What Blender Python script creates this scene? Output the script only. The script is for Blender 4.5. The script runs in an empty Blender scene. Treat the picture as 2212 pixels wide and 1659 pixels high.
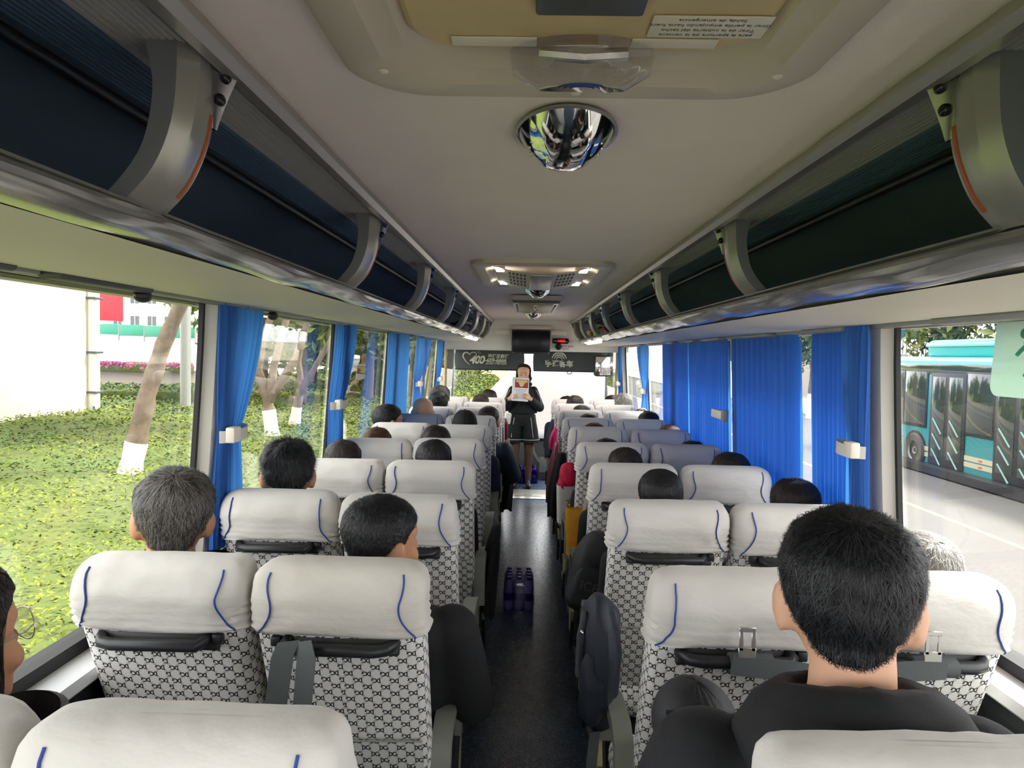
import bpy, bmesh, math, random
import numpy as np
from mathutils import Vector, Matrix, noise, Euler

S = bpy.context.scene
COL = S.collection
random.seed(7)
R = math.radians
PI = math.pi

# ------------------------------------------------------------------ camera
cd = bpy.data.cameras.new('camera'); cam = bpy.data.objects.new('camera', cd); COL.objects.link(cam)
cd.sensor_width = 36.0; cd.lens = 24.41; cd.clip_start = 0.02; cd.clip_end = 600
cam.matrix_world = (Matrix.Translation((-.06, 0, 1.73)) @ Matrix.Rotation(R(1.094), 4, 'Z')
                    @ Matrix.Rotation(R(90 - 2.485), 4, 'X') @ Matrix.Rotation(R(1.2), 4, 'Z'))
S.camera = cam

# ------------------------------------------------------------------ sky, exposure
wd = bpy.data.worlds.new('overcast_sky'); S.world = wd; wd.use_nodes = True
wn = wd.node_tree; wn.nodes.clear()
wo = wn.nodes.new('ShaderNodeOutputWorld'); wb = wn.nodes.new('ShaderNodeBackground')
wt = wn.nodes.new('ShaderNodeTexCoord'); ws = wn.nodes.new('ShaderNodeSeparateXYZ'); wr = wn.nodes.new('ShaderNodeValToRGB')
wn.links.new(wt.outputs['Generated'], ws.inputs[0]); wn.links.new(ws.outputs[2], wr.inputs[0])
wr.color_ramp.elements[0].color = (.97, .96, 1.0, 1); wr.color_ramp.elements[1].color = (1.0, .97, .96, 1)
wn.links.new(wr.outputs[0], wb.inputs[0]); wb.inputs[1].default_value = 2.3
wn.links.new(wb.outputs[0], wo.inputs[0])
sl = bpy.data.lights.new('hazy_sun', 'SUN'); sl.energy = 6.0; sl.angle = R(12); sl.color = (1, .95, .86)
so = bpy.data.objects.new('hazy_sun', sl); COL.objects.link(so)
so.rotation_euler = Euler((R(35), 0, R(116)))     # high, from the road side
S.view_settings.view_transform = 'Standard'; S.view_settings.look = 'None'
S.view_settings.exposure = 1.55; S.view_settings.gamma = 1.0; S.view_settings.use_curve_mapping = False
S.cycles.max_bounces = 14; S.cycles.diffuse_bounces = 7; S.cycles.glossy_bounces = 5
S.cycles.transparent_max_bounces = 24; S.cycles.use_denoising = True
S.cycles.caustics_reflective = False; S.cycles.caustics_refractive = False
S.cycles.sample_clamp_indirect = 6

# ------------------------------------------------------------------ helpers
def lin(c):
    if isinstance(c, str):
        c = [int(c[i:i + 2], 16) / 255 for i in (0, 2, 4)]
    return tuple((x / 12.92 if x <= .04045 else ((x + .055) / 1.055) ** 2.4) for x in c[:3]) + (1.0,)

def setin(n, k, v):
    if k in n.inputs: n.inputs[k].default_value = v

def mat(name, col, rough=.5, metal=0., spec=.5, vary=None, bump=None, coat=0., sheen=0., emit=None, scale3=None, aniso=0):
    """Principled material; vary=(scale, amount) mottles the colour, bump=(scale, strength) roughens the surface."""
    m = bpy.data.materials.new(name); m.use_nodes = True
    nt = m.node_tree; b = nt.nodes['Principled BSDF']
    c = lin(col)
    b.inputs['Base Color'].default_value = c; b.inputs['Roughness'].default_value = rough
    b.inputs['Metallic'].default_value = metal; setin(b, 'Specular IOR Level', spec)
    setin(b, 'Coat Weight', coat); setin(b, 'Coat Roughness', .05); setin(b, 'Sheen Weight', sheen)
    if emit:
        b.inputs['Emission Color'].default_value = lin(emit[0]); b.inputs['Emission Strength'].default_value = emit[1]
    if vary or bump:
        tc = nt.nodes.new('ShaderNodeTexCoord'); mp = nt.nodes.new('ShaderNodeMapping')
        nt.links.new(tc.outputs['Object'], mp.inputs[0])
        if scale3: mp.inputs['Scale'].default_value = scale3
    if vary:
        nz = nt.nodes.new('ShaderNodeTexNoise'); nz.inputs['Scale'].default_value = vary[0]; nz.inputs['Detail'].default_value = 5
        nt.links.new(mp.outputs[0], nz.inputs[0])
        cr = nt.nodes.new('ShaderNodeValToRGB'); a = vary[1]
        cr.color_ramp.elements[0].position = .3; cr.color_ramp.elements[1].position = .7
        c2 = lin(vary[2]) if len(vary) > 2 else c
        cr.color_ramp.elements[0].color = tuple(max(0, x * (1 - a)) for x in c[:3]) + (1,)
        cr.color_ramp.elements[1].color = tuple(min(1, x * (1 + a)) for x in c2[:3]) + (1,)
        nt.links.new(nz.outputs[0], cr.inputs[0]); nt.links.new(cr.outputs[0], b.inputs['Base Color'])
    if bump:
        nb = nt.nodes.new('ShaderNodeTexNoise'); nb.inputs['Scale'].default_value = bump[0]; nb.inputs['Detail'].default_value = 4
        nt.links.new(mp.outputs[0], nb.inputs[0])
        bp = nt.nodes.new('ShaderNodeBump'); bp.inputs['Strength'].default_value = bump[1]; bp.inputs['Distance'].default_value = bump[2] if len(bump) > 2 else .004
        nt.links.new(nb.outputs[0], bp.inputs['Height']); nt.links.new(bp.outputs[0], b.inputs['Normal'])
    return m

def sgnpow(x, e): return math.copysign(abs(x) ** e, x)

class MB:
    """collects shapes into ONE mesh object"""
    def __init__(s): s.V = []; s.F = []; s.M = []; s.UV = {}
    def v(s, p): s.V.append(tuple(p)); return len(s.V) - 1
    def f(s, i, m=0, uv=None):
        if uv: s.UV[len(s.F)] = uv
        s.F.append(tuple(i)); s.M.append(m)
    def box(s, c, d, rot=None, m=0):
        b = len(s.V)
        for z in (-.5, .5):
            for x, y in ((-.5, -.5), (.5, -.5), (.5, .5), (-.5, .5)):
                p = Vector((x * d[0], y * d[1], z * d[2]))
                if rot: p = rot @ p
                s.V.append(tuple(p + Vector(c)))
        for q in ((3, 2, 1, 0), (4, 5, 6, 7), (0, 1, 5, 4), (1, 2, 6, 5), (2, 3, 7, 6), (3, 0, 4, 7)):
            s.f([b + i for i in q], m)
        return s
    def rbox(s, c, d, r=.01, seg=2, rot=None, m=0, uvbox=False):
        bm = bmesh.new(); bmesh.ops.create_cube(bm, size=1)
        for v in bm.verts: v.co = Vector((v.co.x * d[0], v.co.y * d[1], v.co.z * d[2]))
        bmesh.ops.bevel(bm, geom=list(bm.edges), offset=min(r, .49 * min(d)), segments=seg, profile=.5, affect='EDGES')
        bm.normal_update()
        b = len(s.V); bm.verts.index_update()
        loc = [v.co.copy() for v in bm.verts]
        for p in loc:
            s.V.append(tuple((rot @ p if rot else p) + Vector(c)))
        for fc in bm.faces:
            uv = None
            if uvbox:
                n = fc.normal; a = max(range(3), key=lambda k: abs(n[k]))
                ax = [(1, 2), (0, 2), (0, 1)][a]
                uv = [(loc[v.index][ax[0]], loc[v.index][ax[1]]) for v in fc.verts]
            s.f([b + v.index for v in fc.verts], m, uv)
        bm.free(); return s
    def prism(s, prof, axis, a0, a1, m=0, cap=True, closed=True):
        """profile of 2D points (the two axes other than `axis`, in x,y,z order) pushed along axis"""
        def P(p, a):
            q = list(p); q.insert(axis, a); return q
        n = len(prof); b = len(s.V)
        for a in (a0, a1):
            for p in prof: s.V.append(tuple(P(p, a)))
        for i in range(n if closed else n - 1):
            j = (i + 1) % n; s.f((b + i, b + j, b + n + j, b + n + i), m)
        if cap and closed:
            s.f([b + i for i in range(n)][::-1], m); s.f([b + n + i for i in range(n)], m)
        return s
    def rings(s, secs, m=0, caps=(True, True), closed=True, uv=False):
        """secs: list of equal-length point rings"""
        n = len(secs[0]); b = len(s.V)
        for q in secs:
            for p in q: s.V.append(tuple(p))
        if uv:
            us = []
            for q in secs:
                a = [0.]
                for i in range(n): a.append(a[-1] + (Vector(q[(i + 1) % n]) - Vector(q[i])).length)
                us.append([x - a[-1] * .5 for x in a])
            vs = [0.]
            for k in range(1, len(secs)):
                vs.append(vs[-1] + max((Vector(secs[k][i]) - Vector(secs[k - 1][i])).length for i in (0, n // 4)))
        for k in range(len(secs) - 1):
            for i in range(n if closed else n - 1):
                j = (i + 1) % n
                u = [(us[k][i], vs[k]), (us[k][i + 1], vs[k]), (us[k + 1][i + 1], vs[k + 1]), (us[k + 1][i], vs[k + 1])] if uv else None
                s.f((b + k * n + i, b + k * n + j, b + (k + 1) * n + j, b + (k + 1) * n + i), m, u)
        if closed and caps[0]: s.f([b + i for i in range(n)][::-1], m)
        if closed and caps[1]: s.f([b + (len(secs) - 1) * n + i for i in range(n)], m)
        return s
    def tube(s, pts, r, n=8, m=0, caps=True, flat=None):
        """round tube along pts (r number or list); flat=(w,h) makes a strap of rectangular section"""
        pts = [Vector(p) for p in pts]; secs = []; up0 = None
        for i, p in enumerate(pts):
            t = (pts[min(i + 1, len(pts) - 1)] - pts[max(i - 1, 0)])
            t = t.normalized() if t.length > 1e-9 else Vector((0, 0, 1))
            if up0 is None:
                up0 = Vector((0, 0, 1)) if abs(t.z) < .9 else Vector((1, 0, 0))
            a = (up0 - t * up0.dot(t)).normalized(); up0 = a; bb = t.cross(a)
            if flat:
                w, h = flat
                secs.append([p + a * (h * .5 * y) + bb * (w * .5 * x) for x, y in ((-1, -1), (1, -1), (1, 1), (-1, 1))])
            else:
                rr = r[i] if isinstance(r, (list, tuple)) else r
                secs.append([p + (a * math.cos(q) + bb * math.sin(q)) * rr for q in [2 * PI * k / n for k in range(n)]])
        return s.rings(secs, m, (caps, caps))
    def strap(s, pts, w, h, side, m=0):
        """flat strap whose width runs along the fixed direction `side`"""
        pts = [Vector(p) for p in pts]; sd = Vector(side).normalized(); secs = []
        for i, p in enumerate(pts):
            t = (pts[min(i + 1, len(pts) - 1)] - pts[max(i - 1, 0)]).normalized()
            nn = t.cross(sd).normalized()
            secs.append([p + sd * (w * .5 * x) + nn * (h * .5 * y) for x, y in ((-1, -1), (1, -1), (1, 1), (-1, 1))])
        return s.rings(secs, m)
    def ell(s, c, r, nu=16, nv=10, rot=None, m=0, e=1.):
        c = Vector(c); b = len(s.V)
        def P(th, ph):
            p = Vector((r[0] * sgnpow(math.sin(th), e) * sgnpow(math.cos(ph), e), r[1] * sgnpow(math.sin(th), e) * sgnpow(math.sin(ph), e), r[2] * sgnpow(math.cos(th), e)))
            return c + (rot @ p if rot else p)
        top = s.v(P(0, 0)); rows = []
        for k in range(1, nv): rows.append([s.v(P(PI * k / nv, 2 * PI * i / nu)) for i in range(nu)])
        bot = s.v(P(PI, 0))
        for i in range(nu):
            j = (i + 1) % nu
            s.f((top, rows[0][i], rows[0][j]), m)
            for k in range(len(rows) - 1): s.f((rows[k][i], rows[k + 1][i], rows[k + 1][j], rows[k][j]), m)
            s.f((rows[-1][i], bot, rows[-1][j]), m)
        return s
    def cone(s, p0, r0, p1, r1, n=12, m=0):
        """tapered limb with rounded ends"""
        p0, p1 = Vector(p0), Vector(p1); t = (p1 - p0).normalized()
        pts, rr = [], []
        for k in range(5):
            a = PI / 2 * (1 - k / 4); pts.append(p0 - t * r0 * math.sin(a)); rr.append(max(r0 * math.cos(a), 1e-4))
        for k in range(5):
            a = PI / 2 * k / 4; pts.append(p1 + t * r1 * math.sin(a)); rr.append(max(r1 * math.cos(a), 1e-4))
        return s.tube(pts, rr, n, m)
    def lathe(s, prof, n=24, c=(0, 0, 0), rot=None, m=0, sy=1., caps=(False, False)):
        secs = []
        for r, z in prof:
            q = []
            for k in range(n):
                a = 2 * PI * k / n; p = Vector((r * math.cos(a), r * math.sin(a) * sy, z))
                q.append((rot @ p if rot else p) + Vector(c))
            secs.append(q)
        return s.rings(secs, m, caps)
    def grid(s, fn, nu, nv, m=0, uv=None):
        b = len(s.V)
        for j in range(nv + 1):
            for i in range(nu + 1): s.V.append(tuple(fn(i / nu, j / nv)))
        for j in range(nv):
            for i in range(nu):
                a = b + j * (nu + 1) + i
                s.f((a, a + 1, a + nu + 2, a + nu + 1), m)
        return s
    def mesh(s, name, mats, smooth=True, sharp=42):
        me = bpy.data.meshes.new(name); me.from_pydata(s.V, [], s.F); 
        for q in (mats if isinstance(mats, (list, tuple)) else [mats]): me.materials.append(q)
        if any(s.M): me.polygons.foreach_set('material_index', s.M)
        if s.UV:
            ul = me.uv_layers.new(name='UVMap')
            for fi, uv in s.UV.items():
                for li, c in zip(me.polygons[fi].loop_indices, uv): ul.data[li].uv = c
        me.validate()
        bm = bmesh.new(); bm.from_mesh(me); bmesh.ops.recalc_face_normals(bm, faces=bm.faces); bm.to_mesh(me); bm.free()
        me.update()
        if smooth:
            me.polygons.foreach_set('use_smooth', [True] * len(me.polygons))
            if sharp: me.set_sharp_from_angle(angle=R(sharp))
        return me
    def build(s, name, mats, parent=None, loc=None, rot=None, smooth=True, sharp=42):
        return link(name, s.mesh(name, mats, smooth, sharp), parent, loc, rot)

def link(name, data, parent=None, loc=None, rot=None):
    o = bpy.data.objects.new(name, data); COL.objects.link(o)
    if parent: o.parent = parent
    if loc is not None: o.location = loc
    if rot is not None: o.rotation_euler = rot
    return o

def tag(o, label=None, cat=None, group=None, kind=None):
    for k, v in (('label', label), ('category', cat), ('group', group), ('kind', kind)):
        if v: o[k] = v
    return o

def thing(name, label, cat, loc=(0, 0, 0), rotz=0, group=None):
    o = link(name, None, None, loc, (0, 0, rotz)); o.empty_display_size = .05
    return tag(o, label, cat, group)

def kids(o): return [c for c in bpy.data.objects if c.parent is o]
def copy_tree(o, parent=None, depth=0, index=None):
    if index is None:
        index = {}
        for c in bpy.data.objects:
            if c.parent: index.setdefault(c.parent.name, []).append(c)
    n = o.copy(); COL.objects.link(n); n.parent = parent
    for c in index.get(o.name, []): copy_tree(c, n, depth + 1, index)
    return n

def struct(o): o['kind'] = 'structure'; return o

def text_mesh(body, size, italic=False, extrude=.001, bold=0., align='CENTER', spacing=1.0):
    c = bpy.data.curves.new('lettering', 'FONT'); c.body = body; c.size = size; c.align_x = align; c.align_y = 'CENTER'
    c.extrude = extrude; c.offset = bold; c.resolution_u = 3; c.space_character = spacing
    if italic: c.shear = .25
    o = bpy.data.objects.new('lettering', c); COL.objects.link(o)
    bpy.context.view_layer.update()
    me = bpy.data.meshes.new_from_object(o.evaluated_get(bpy.context.evaluated_depsgraph_get()))
    bpy.data.objects.remove(o); bpy.data.curves.remove(c)
    return me

def text(name, body, size, m, parent, loc, rot, **k):
    me = text_mesh(body, size, **k); me.materials.clear(); me.materials.append(m)
    return link(name, me, parent, loc, rot)

# ------------------------------------------------------------------ materials
M = {}
M['ceiling'] = mat('ceiling_cloth', 'f3e6de', .85, vary=(6, .02), bump=(700, .12))
M['frame_beige'] = mat('hatch_frame_plastic', 'd0c4b2', .5, vary=(5, .04))
M['hatch_tan'] = mat('yellowed_plastic', 'd3ba8c', .5, vary=(7, .08))
M['cream'] = mat('cream_panel', 'e4dccb', .55, vary=(4, .02))
M['front_grey'] = mat('front_bulkhead_plastic', 'efebe0', .55)
M['pillar'] = mat('pillar_plastic', 'c8c5bb', .6)
M['alu'] = mat('silver_trim', 'bdbab4', .3, .7)
M['sill'] = mat('sill_white', 'dfe2e4', .4)
M['wall_dark'] = mat('wall_grey_panel', '3a3f42', .6, vary=(20, .08), bump=(300, .2))
M['rubber'] = mat('black_rubber', '15171a', .6)
M['black'] = mat('black_plastic', '1b1d20', .45, bump=(900, .05))
M['blackgloss'] = mat('black_gloss', '0d0e10', .18)
M['darkgrey'] = mat('dark_grey_plastic', '4a4d4e', .5)
M['grey'] = mat('mid_grey_plastic', '8a8c88', .45)
M['armgrey'] = mat('armrest_plastic', '7d8078', .45)
M['chrome'] = mat('polished_chrome', 'dcdcd8', .06, 1.)
M['gloss_panel'] = mat('polished_rack_panel', '9d9b98', .16, .6, coat=.25)
M['bracket'] = mat('bracket_silver_paint', 'a7a69f', .33, .55)
M['bracket_side'] = mat('bracket_side_plastic', '76797a', .45)
M['orange'] = mat('orange_strip', 'b4561a', .4)
M['duct'] = mat('ridged_duct_panel', 'cbc9c4', .45, .2)
M['navy_ridge'] = mat('navy_ridged_lining', '4d6680', .6)
M['navy'] = mat('navy_carpet_lining', '5c6f82', .75, vary=(3, .12), bump=(900, .25))
M['cover'] = mat('white_seat_cover_cotton', 'cfccc6', .85, vary=(5, .025), bump=(10, .34, .022), scale3=(1, 1, 1.9), sheen=.15)
M['cover_stain'] = mat('stained_seat_cover_cotton', 'cbc7be', .85, vary=(5, .06), bump=(10, .34, .022), scale3=(1, 1, 1.9))
M['cover_blue'] = mat('blue_grey_seat_cover', '858d9b', .85, vary=(5, .03), bump=(10, .34, .022), scale3=(1, 1, 1.9))
M['cover_lilac'] = mat('lilac_grey_seat_cover', 'b3b1b4', .85, vary=(5, .03), bump=(10, .34, .022), scale3=(1, 1, 1.9))
M['piping'] = mat('navy_blue_piping', '24408c', .6)
M['beige'] = mat('beige_plastic', 'b9ae86', .5)
M['belt'] = mat('grey_seat_belt_webbing', '4b5152', .7, bump=(500, .2))
M['skin'] = mat('skin', 'c08a68', .55, vary=(18, .06))
M['skin_pale'] = mat('pale_skin', 'd0a284', .55, vary=(18, .05))
M['lips'] = mat('lips', 'a3605a', .45)
M['hair_black'] = mat('black_hair', '111215', .48, spec=.35, bump=(60, .9), scale3=(3, 3, .5))
M['hair_dark'] = mat('dark_brown_hair', '231c1a', .48, spec=.35, bump=(60, .9), scale3=(3, 3, .5))
M['hair_brown'] = mat('brown_hair', '4e2e1c', .48, spec=.35, bump=(60, .9), scale3=(3, 3, .5))
M['hair_grey'] = mat('black_hair_gone_grey', '262422', .5, vary=(14, .5, '3e3b38'), bump=(60, .9), scale3=(3, 3, .5))
M['hair_silver'] = mat('silver_hair', '6f6c68', .5, vary=(14, .5), bump=(60, .9), scale3=(3, 3, .5))
HI = {}
for k, c in (('hair_black', '26282d'), ('hair_dark', '40312a'), ('hair_brown', '7a4d30'), ('hair_grey', '77736d'), ('hair_silver', 'b9b6b0')): HI[k] = mat(k + '_strands', c, .45, spec=.4)
M['cloth_black'] = mat('black_cloth', '101216', .85, vary=(12, .15), bump=(500, .3))
M['cloth_navy'] = mat('navy_cloth', '1e2a3b', .8, vary=(12, .15), bump=(400, .3))
M['cloth_teal'] = mat('dark_teal_jacket', '223441', .6, vary=(12, .12), bump=(60, .3))
M['cloth_maroon'] = mat('maroon_quilted_nylon', '6e1434', .45, vary=(12, .15))
M['cloth_magenta'] = mat('magenta_cloth', 'c4256c', .7, vary=(12, .1))
M['cloth_grey'] = mat('grey_cloth', '4b4d52', .85, vary=(12, .12), bump=(400, .3))
M['cloth_white'] = mat('off_white_cloth', 'd6d3cc', .85, vary=(12, .06), bump=(400, .3))
M['cloth_red'] = mat('crimson_cloth', 'c9163f', .7, vary=(12, .1))
M['trousers'] = mat('dark_trousers', '20242a', .85, bump=(400, .3))
M['shoe'] = mat('black_shoe', '121316', .5)
M['tights'] = mat('sheer_black_tights', '5b4638', .6, vary=(9, .15))
M['paper'] = mat('white_paper', 'e4e6ea', .7)
M['ink'] = mat('grey_ink', '8a8d94', .8)
M['screen'] = mat('dark_screen', '090b10', .3, spec=.25)
M['led'] = mat('red_led', 'ff2020', .5, emit=('ff1010', .8))
M['red_print'] = mat('red_print', '8a2c28', .6)
M['shade'] = mat('charcoal_sunshade', '3b3f40', .75, vary=(3, .06), bump=(300, .1))
M['print_silver'] = mat('silver_print', 'b9b9a8', .6)
M['gold'] = mat('gold_panel', 'a8945e', .35, .2)
M['dark_chrome'] = mat('dull_dark_chrome', '8d8b8c', .22, .9)
M['lamp'] = mat('lit_reading_lamp', 'fff8e8', .5, emit=('fff6ea', 16.))
M['lens'] = mat('frosted_lamp_lens', 'e9e6df', .3, emit=('fff4e0', 1.2))

def thin_sheet(name, face, through, w):
    m = bpy.data.materials.new(name); m.use_nodes = True; nt = m.node_tree
    b = nt.nodes['Principled BSDF']; b.inputs['Base Color'].default_value = lin(face); b.inputs['Roughness'].default_value = .7
    setin(b, 'Sheen Weight', .2)
    t = nt.nodes.new('ShaderNodeBsdfTranslucent'); t.inputs[0].default_value = lin(through)
    x = nt.nodes.new('ShaderNodeMixShader'); x.inputs[0].default_value = w
    nt.links.new(b.outputs[0], x.inputs[1]); nt.links.new(t.outputs[0], x.inputs[2])
    nt.links.new(x.outputs[0], nt.nodes['Material Output'].inputs[0]); return m
M['curtain'] = thin_sheet('blue_curtain_cloth', '1f62b4', '4f9ae4', .36)
M['sticker_green'] = thin_sheet('pale_green_sticker_film', 'b9d2c0', 'dcefe2', .6)
M['curtain_light_block'] = M['curtain']  # same cloth again, for the added strips that dim the drawn curtains

def node_math(nt):
    def f(op, a, b=None, c=None, clamp=False):
        n = nt.nodes.new('ShaderNodeMath'); n.operation = op; n.use_clamp = clamp
        for i, v in enumerate((a, b, c)):
            if v is None: continue
            if isinstance(v, (int, float)): n.inputs[i].default_value = v
            else: nt.links.new(v, n.inputs[i])
        return n.outputs[0]
    return f

def glass(name, tint, refl=1.0):
    m = bpy.data.materials.new(name); m.use_nodes = True; nt = m.node_tree; nt.nodes.clear()
    o = nt.nodes.new('ShaderNodeOutputMaterial'); t = nt.nodes.new('ShaderNodeBsdfTransparent'); g = nt.nodes.new('ShaderNodeBsdfGlossy')
    t.inputs[0].default_value = lin(tint); g.inputs[1].default_value = 0.0
    g.inputs[0].default_value = (refl, refl, refl, 1)
    ge = nt.nodes.new('ShaderNodeNewGeometry'); vm = nt.nodes.new('ShaderNodeVectorMath'); vm.operation = 'DOT_PRODUCT'
    nt.links.new(ge.outputs['Normal'], vm.inputs[0]); nt.links.new(ge.outputs['Incoming'], vm.inputs[1])
    X = node_math(nt)                                   # Schlick reflectance, the same on both faces of the pane
    k = X('ADD', X('MULTIPLY', X('POWER', X('SUBTRACT', 1., X('ABSOLUTE', vm.outputs['Value'])), 5.), .94), .03)
    x = nt.nodes.new('ShaderNodeMixShader'); nt.links.new(k, x.inputs[0])
    nt.links.new(t.outputs[0], x.inputs[1]); nt.links.new(g.outputs[0], x.inputs[2]); nt.links.new(x.outputs[0], o.inputs[0])
    return m
M['glass'] = glass('window_glass', 'f0f1f0')
M['clear'] = glass('clear_plastic', 'f1f1f4')
M['purple'] = glass('purple_bottle_wrap', '7a5ab8')

def monogram(name, base, ink, flip):
    """light weave printed with staggered D G letters joined by chains of little rings (UV in metres)"""
    m = bpy.data.materials.new(name); m.use_nodes = True; nt = m.node_tree; b = nt.nodes['Principled BSDF']
    X = node_math(nt); tc = nt.nodes.new('ShaderNodeTexCoord'); sp = nt.nodes.new('ShaderNodeSeparateXYZ')
    nt.links.new(tc.outputs['UV'], sp.inputs[0]); u, v = sp.outputs[0], sp.outputs[1]
    sx, sy = .0405, .0195
    rv = X('DIVIDE', v, sy); row = X('FLOOR', rv); odd = X('MULTIPLY', X('FLOORED_MODULO', row, 2.), .5)
    qx = X('MULTIPLY', X('SUBTRACT', X('FRACT', X('ADD', X('DIVIDE', u, sx), odd)), .5), sx)
    qy = X('MULTIPLY', X('SUBTRACT', X('FRACT', rv), .5), sy)
    h = .0070 * (-1 if flip else 1)
    gx, gy = X('DIVIDE', qx, h), X('DIVIDE', qy, h)
    def ring(cx, rx, w):
        a = X('DIVIDE', X('SUBTRACT', gx, cx), rx); d = X('SQRT', X('ADD', X('MULTIPLY', a, a), X('MULTIPLY', gy, gy)))
        return X('LESS_THAN', X('ABSOLUTE', X('SUBTRACT', d, 1 - w)), w)
    def bar(cx, w, cy, hh):
        return X('MULTIPLY', X('LESS_THAN', X('ABSOLUTE', X('SUBTRACT', gx, cx)), w), X('LESS_THAN', X('ABSOLUTE', X('SUBTRACT', gy, cy)), hh))
    dd = X('MAXIMUM', X('MULTIPLY', ring(-1.0, 1.0, .21), X('GREATER_THAN', gx, -1.0)), bar(-1.1, .2, 0, 1.))
    dd = X('MAXIMUM', dd, X('MAXIMUM', bar(-1.05, .42, .9, .1), bar(-1.05, .42, -.9, .1)))
    gap = X('MULTIPLY', X('GREATER_THAN', gx, .85), X('LESS_THAN', X('ABSOLUTE', X('SUBTRACT', gy, .25)), .28))
    gg = X('MULTIPLY', ring(.72, .95, .23), X('SUBTRACT', 1., gap))
    gg = X('MAXIMUM', gg, X('MAXIMUM', bar(1.35, .2, -.45, .5), bar(1.3, .45, .0, .12)))
    ax, ay = X('ABSOLUTE', qx), X('ABSOLUTE', qy)
    def dot(cx, cy, r):
        p, q = X('SUBTRACT', ax, cx), X('SUBTRACT', ay, cy)
        d = X('SQRT', X('ADD', X('MULTIPLY', p, p), X('MULTIPLY', q, q)))
        return X('MULTIPLY', X('LESS_THAN', X('ABSOLUTE', X('SUBTRACT', d, r)), .0005), .42)
    fac = X('MAXIMUM', X('MAXIMUM', dd, gg), X('MAXIMUM', dot(.0088, .0082, .0012), X('MAXIMUM', dot(.0074, .0062, .0010), dot(.0122, .0085, .0012))))
    # fine weave
    wv = X('MULTIPLY', X('ADD', X('SINE', X('MULTIPLY', X('ADD', u, v), 3600.)), X('SINE', X('MULTIPLY', X('SUBTRACT', u, v), 3600.))), .035)
    mx = nt.nodes.new('ShaderNodeMix'); mx.data_type = 'RGBA'
    nt.links.new(X('ADD', fac, wv, clamp=True), mx.inputs[0]); mx.inputs[6].default_value = lin(base); mx.inputs[7].default_value = lin(ink)
    nt.links.new(mx.outputs[2], b.inputs['Base Color']); b.inputs['Roughness'].default_value = .85
    return m
M['dg'] = monogram('monogram_cloth_upside_down', 'e6e5e0', '1c1e22', True)
M['dg_up'] = monogram('monogram_cloth', 'dcdcd7', '1c1e22', False)

def floor_mat():
    m = bpy.data.materials.new('speckled_vinyl'); m.use_nodes = True; nt = m.node_tree; b = nt.nodes['Principled BSDF']
    tc = nt.nodes.new('ShaderNodeTexCoord'); n1 = nt.nodes.new('ShaderNodeTexNoise'); n1.inputs['Scale'].default_value = 190; n1.inputs['Detail'].default_value = 2
    nt.links.new(tc.outputs['Object'], n1.inputs[0]); cr = nt.nodes.new('ShaderNodeValToRGB')
    e = cr.color_ramp.elements; e[0].position = .40; e[0].color = lin('1d2730'); e[1].position = .68; e[1].color = lin('5f7896')
    x = e.new(.54); x.color = lin('2e3f52')
    nt.links.new(n1.outputs[0], cr.inputs[0]); nt.links.new(cr.outputs[0], b.inputs['Base Color'])
    n2 = nt.nodes.new('ShaderNodeTexNoise'); n2.inputs['Scale'].default_value = 45; n2.inputs['Detail'].default_value = 6; nt.links.new(tc.outputs['Object'], n2.inputs[0])
    mr = nt.nodes.new('ShaderNodeMapRange'); mr.inputs[1].default_value = .3; mr.inputs[2].default_value = .7; mr.inputs[3].default_value = .2; mr.inputs[4].default_value = .3; b.inputs['Specular IOR Level'].default_value = .8
    nt.links.new(n2.outputs[0], mr.inputs[0]); nt.links.new(mr.outputs[0], b.inputs['Roughness'])
    bp = nt.nodes.new('ShaderNodeBump'); bp.inputs['Strength'].default_value = .12; bp.inputs['Distance'].default_value = .002
    nt.links.new(n1.outputs[0], bp.inputs['Height']); nt.links.new(bp.outputs[0], b.inputs['Normal']); return m
M['floor'] = floor_mat()

# ------------------------------------------------------------------ bus shell (the setting)
Y0, Y1, YF = -1.15, 7.85, 10.25           # rear wall, end of ceiling, windscreen
WT = {-1: 1.868, 1: 1.836}                # top of the side windows
struct(MB().box((0, 4.3, -.03), (2.3, 10.9, .06)).build('floor', M['floor'], smooth=False))
p = thing('floor_plate', 'silver aluminium step plate across the end of the aisle', 'step plate', (0, 8.51, 0))
MB().rbox((0, 0, .004), (.62, .56, .008), .003).build('plate', M['alu'], p)
MB().rbox((0, -.09, .0095), (.34, .14, .004), .0015).rbox((0, -.09, .0115), (.3, .1, .003), .001).build('hatch_lid', M['grey'], p)
MB().rbox((0, -.09, .0145), (.1, .02, .004), .0015).build('pull_handle', M['darkgrey'], p)

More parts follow.
